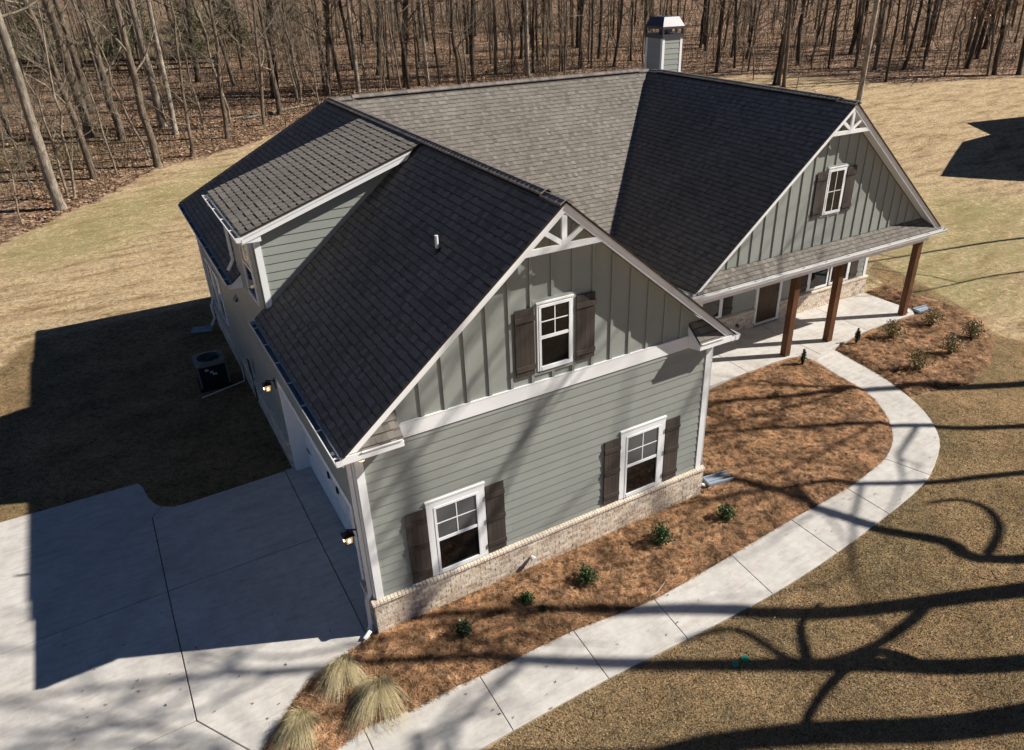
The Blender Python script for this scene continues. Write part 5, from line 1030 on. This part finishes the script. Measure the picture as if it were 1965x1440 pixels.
# rust-leaved young oak at the right
t = thing('young_oak', 'young oak still holding rusty leaves at the right end of the wood', 'tree', (66, 31.5, tz(66, 31.5))); v = KIND['M'][0][0]; link('trunk', v[0], t); link('crown', v[1], t)
R_ = np.random.default_rng(4); n = 1800; P = np.stack([R_.normal(0, 1.2, n), R_.normal(0, 1.2, n), R_.uniform(3.5, 7.5, n)], 1); d = R_.normal(size=(n, 3))*.09; e = R_.normal(size=(n, 3))*.05; i = np.arange(n)*4
link('leaves', quickmesh('leaves', np.stack([P, P+d*.5+e, P+d, P+d*.5-e], 1), np.stack([i, i+1, i+2, i+3], 1), R_.random(n), M['dryleaf']), t)

# ---- big trees outside the frame on the right: their trunks and limbs throw the shadows on the lawn, walk and wall
def crom3(P, k=4):
    out = []
    for i in range(len(P)-1):
        p0, p1, p2, p3 = P[max(i-1, 0)], P[i], P[i+1], P[min(i+2, len(P)-1)]
        for j in range(k): t = j/k; out.append(.5*((2*p1)+(p2-p0)*t+(2*p0-5*p1+4*p2-p3)*t*t+(3*p1-p0-3*p2+p3)*t**3))
    return out+[P[-1]]
def shadow_tree(shadow, d, r0, h, label, seed, nl=9, first=.55, extra=()):
    R = random.Random(seed); s0 = Vector((*shadow[0], 0)); back = Vector((.913, -.407, 0)); b = s0+back*d; T = MB(); P = [Vector((b.x, b.y, -.2))]; 
    for q_ in shadow: g_ = Vector((*q_, 0)); z = (g_-b).length/1.3283; P.append(g_+Vector((1.213, -.541, 1))*z)
    top = P[-1]; dr = (P[-1]-P[1]).normalized()
    while top.z < h: top = top+(dr*.5+Vector((R.gauss(0, .12), R.gauss(0, .12), 1))).normalized()*2; P.append(top)
    P = crom3(P); n = len(P); T.tube(P, [r0*(1.25 if i == 0 else 1)*(1-P[i].z/(h*1.12)) if i else r0*1.25 for i in range(n)], 10, False); B = MB()
    def branch(p, dd, L, r, lvl):
        pts = [p]; q = Vector(p); k = 4
        for i in range(k): dd = (dd+Vector((R.gauss(0, .25), R.gauss(0, .25), R.gauss(.08, .15)))).normalized(); q = q+dd*(L/k); pts.append(q)
        B.tube(pts, [r*(1-.75*i/k) for i in range(k+1)], 5 if lvl == 0 else 3, False)
        if lvl < 2:
            for j in range(3 if lvl == 0 else 2):
                t = R.uniform(.25, 1); i = min(int(t*k), k-1); branch(pts[i].lerp(pts[i+1], t*k-i), (dd*.6+Vector((R.gauss(0, .6), R.gauss(0, .6), R.gauss(.1, .4)))).normalized(), L*R.uniform(.4, .6), r*(1-.75*t)*.6+.004, lvl+1)
    for j in range(nl):
        z = h*(first+(.95-first)*(j+R.random())/nl); i = max(k for k in range(n) if P[k].z <= z) if z > P[0].z else 0; i = min(i, n-2); t = (z-P[i].z)/max(P[i+1].z-P[i].z, .1)
        a = R.uniform(0, 6.28); branch(P[i].lerp(P[i+1], min(t, 1)), Vector((math.cos(a), math.sin(a), .5)).normalized(), (h-z)*.45+1.5, r0*.42*(1-z/h)+.02, 0)
    t = thing('tree', label, 'tree', (b.x, b.y, 0), 'tall bare trees in front of the house'); o = T.build('trunk', M['bark_brown'], t, True); o.location = (-b.x, -b.y, 0)
    for pl, r1, r2 in extra:
        Q = [Vector((*q_[:2], 0))+Vector((1.213, -.541, 1))*q_[2] for q_ in pl]; Q = crom3(Q, 5); B.tube(Q, [r1+(r2-r1)*k/(len(Q)-1) for k in range(len(Q))], 7, False)
    o = B.build('crown', M['twig'], t, True); o.location = (-b.x, -b.y, 0)
shadow_tree(SHADOWS[0], 4.5, .32, 19, 'thick bare tree to the right of the front lawn, nearest the camera', 1)
shadow_tree(SHADOWS[1], 6.5, .23, 19, 'bare tree right of the front lawn behind the nearest one', 2, extra=[
    ([(7.6, -5.6, 3.4), (7.2, -5.0, 4.2), (6.2, -5.0, 5.0), (5.3, -5.25, 5.8), (4.97, -5.5, 6.4)], .10, .05), ([(6.0, -4.6, 5.0), (6.6, -3.9, 5.6), (7.3, -3.75, 6.2)], .08, .04)])
shadow_tree(SHADOWS[2], 7, .25, 20, 'forked bare tree standing right of the curved walkway', 3, extra=[
    ([(9.0, -4.77, 6.0), (8.3, -4.9, 6.5), (7.2, -4.9, 7.2), (6.0, -4.5, 8), (5.6, -3.4, 8.5), (4.6, -3.1, 9.5)], .11, .05)])
shadow_tree(SHADOWS[3], 7, .18, 18, 'slender bare tree right of the curved walkway', 4, nl=7, extra=[([(11.2, -4.6, 7), (12.1, -4.3, 7.4), (12.5, -3.8, 7.8), (12.3, -3.3, 8.2), (11.6, -3.0, 8.6)], .09, .05)])
shadow_tree(SHADOWS[4], 8, .15, 17, 'thin bare tree right of the house, third row', 5, nl=7, first=.45)
shadow_tree(SHADOWS[6], 9, .17, 18, 'slim bare tree at the far right of the lawn', 6, nl=8, first=.45)
shadow_tree(SHADOWS[5], 9, .24, 20, 'bare tree at the far right beside the porch lawn', 7, nl=9, first=.45)
shadow_tree([(26.8, 3.72), (23, 4.4), (20.2, 4.9)], 6, .09, 12, 'thin bare tree beyond the right lawn edge', 8, nl=6)
shadow_tree(SHADOWS[7], 5, .12, 14, 'thin bare tree beyond the right lawn', 9, nl=6)
# neighbouring house outside the frame at the right: throws its shadow across the lawn
nh = thing('neighbouring_house', 'plain grey house past the right edge of the lawn', 'house', (0, 0, 0))
NP = [(42.3, 10.8), (48.8, 14.4), (53.7, 14.5), (52.6, 17.1), (57.8, 16.1), (62, 10), (52, 1), (44.5, 8.3)]
cxy = (52.5, 9.5); inner = [((x-cxy[0])*.93+cxy[0], (y-cxy[1])*.93+cxy[1]) for x, y in NP]; top = [((x-cxy[0])*.35+cxy[0], (y-cxy[1])*.35+cxy[1]) for x, y in NP]
mb = MB(); mb.prism([(x, y, -.2) for x, y in inner[::-1]], (0, 0, 5.3)); mb.build('wall', M['sage'], nh)
mb = MB(); n = len(NP); mb.add([(x, y, 5.15) for x, y in NP]+[(x, y, 5.3) for x, y in NP]+[(x, y, 6.7) for x, y in top], [tuple(range(n))]+[(i, n+i, n+(i+1) % n, (i+1) % n) for i in range(n)]+[(n+i, 2*n+i, 2*n+(i+1) % n, n+(i+1) % n) for i in range(n)]+[tuple(range(2*n, 3*n))[::-1]]); mb.build('roof', M['shingle'], nh)
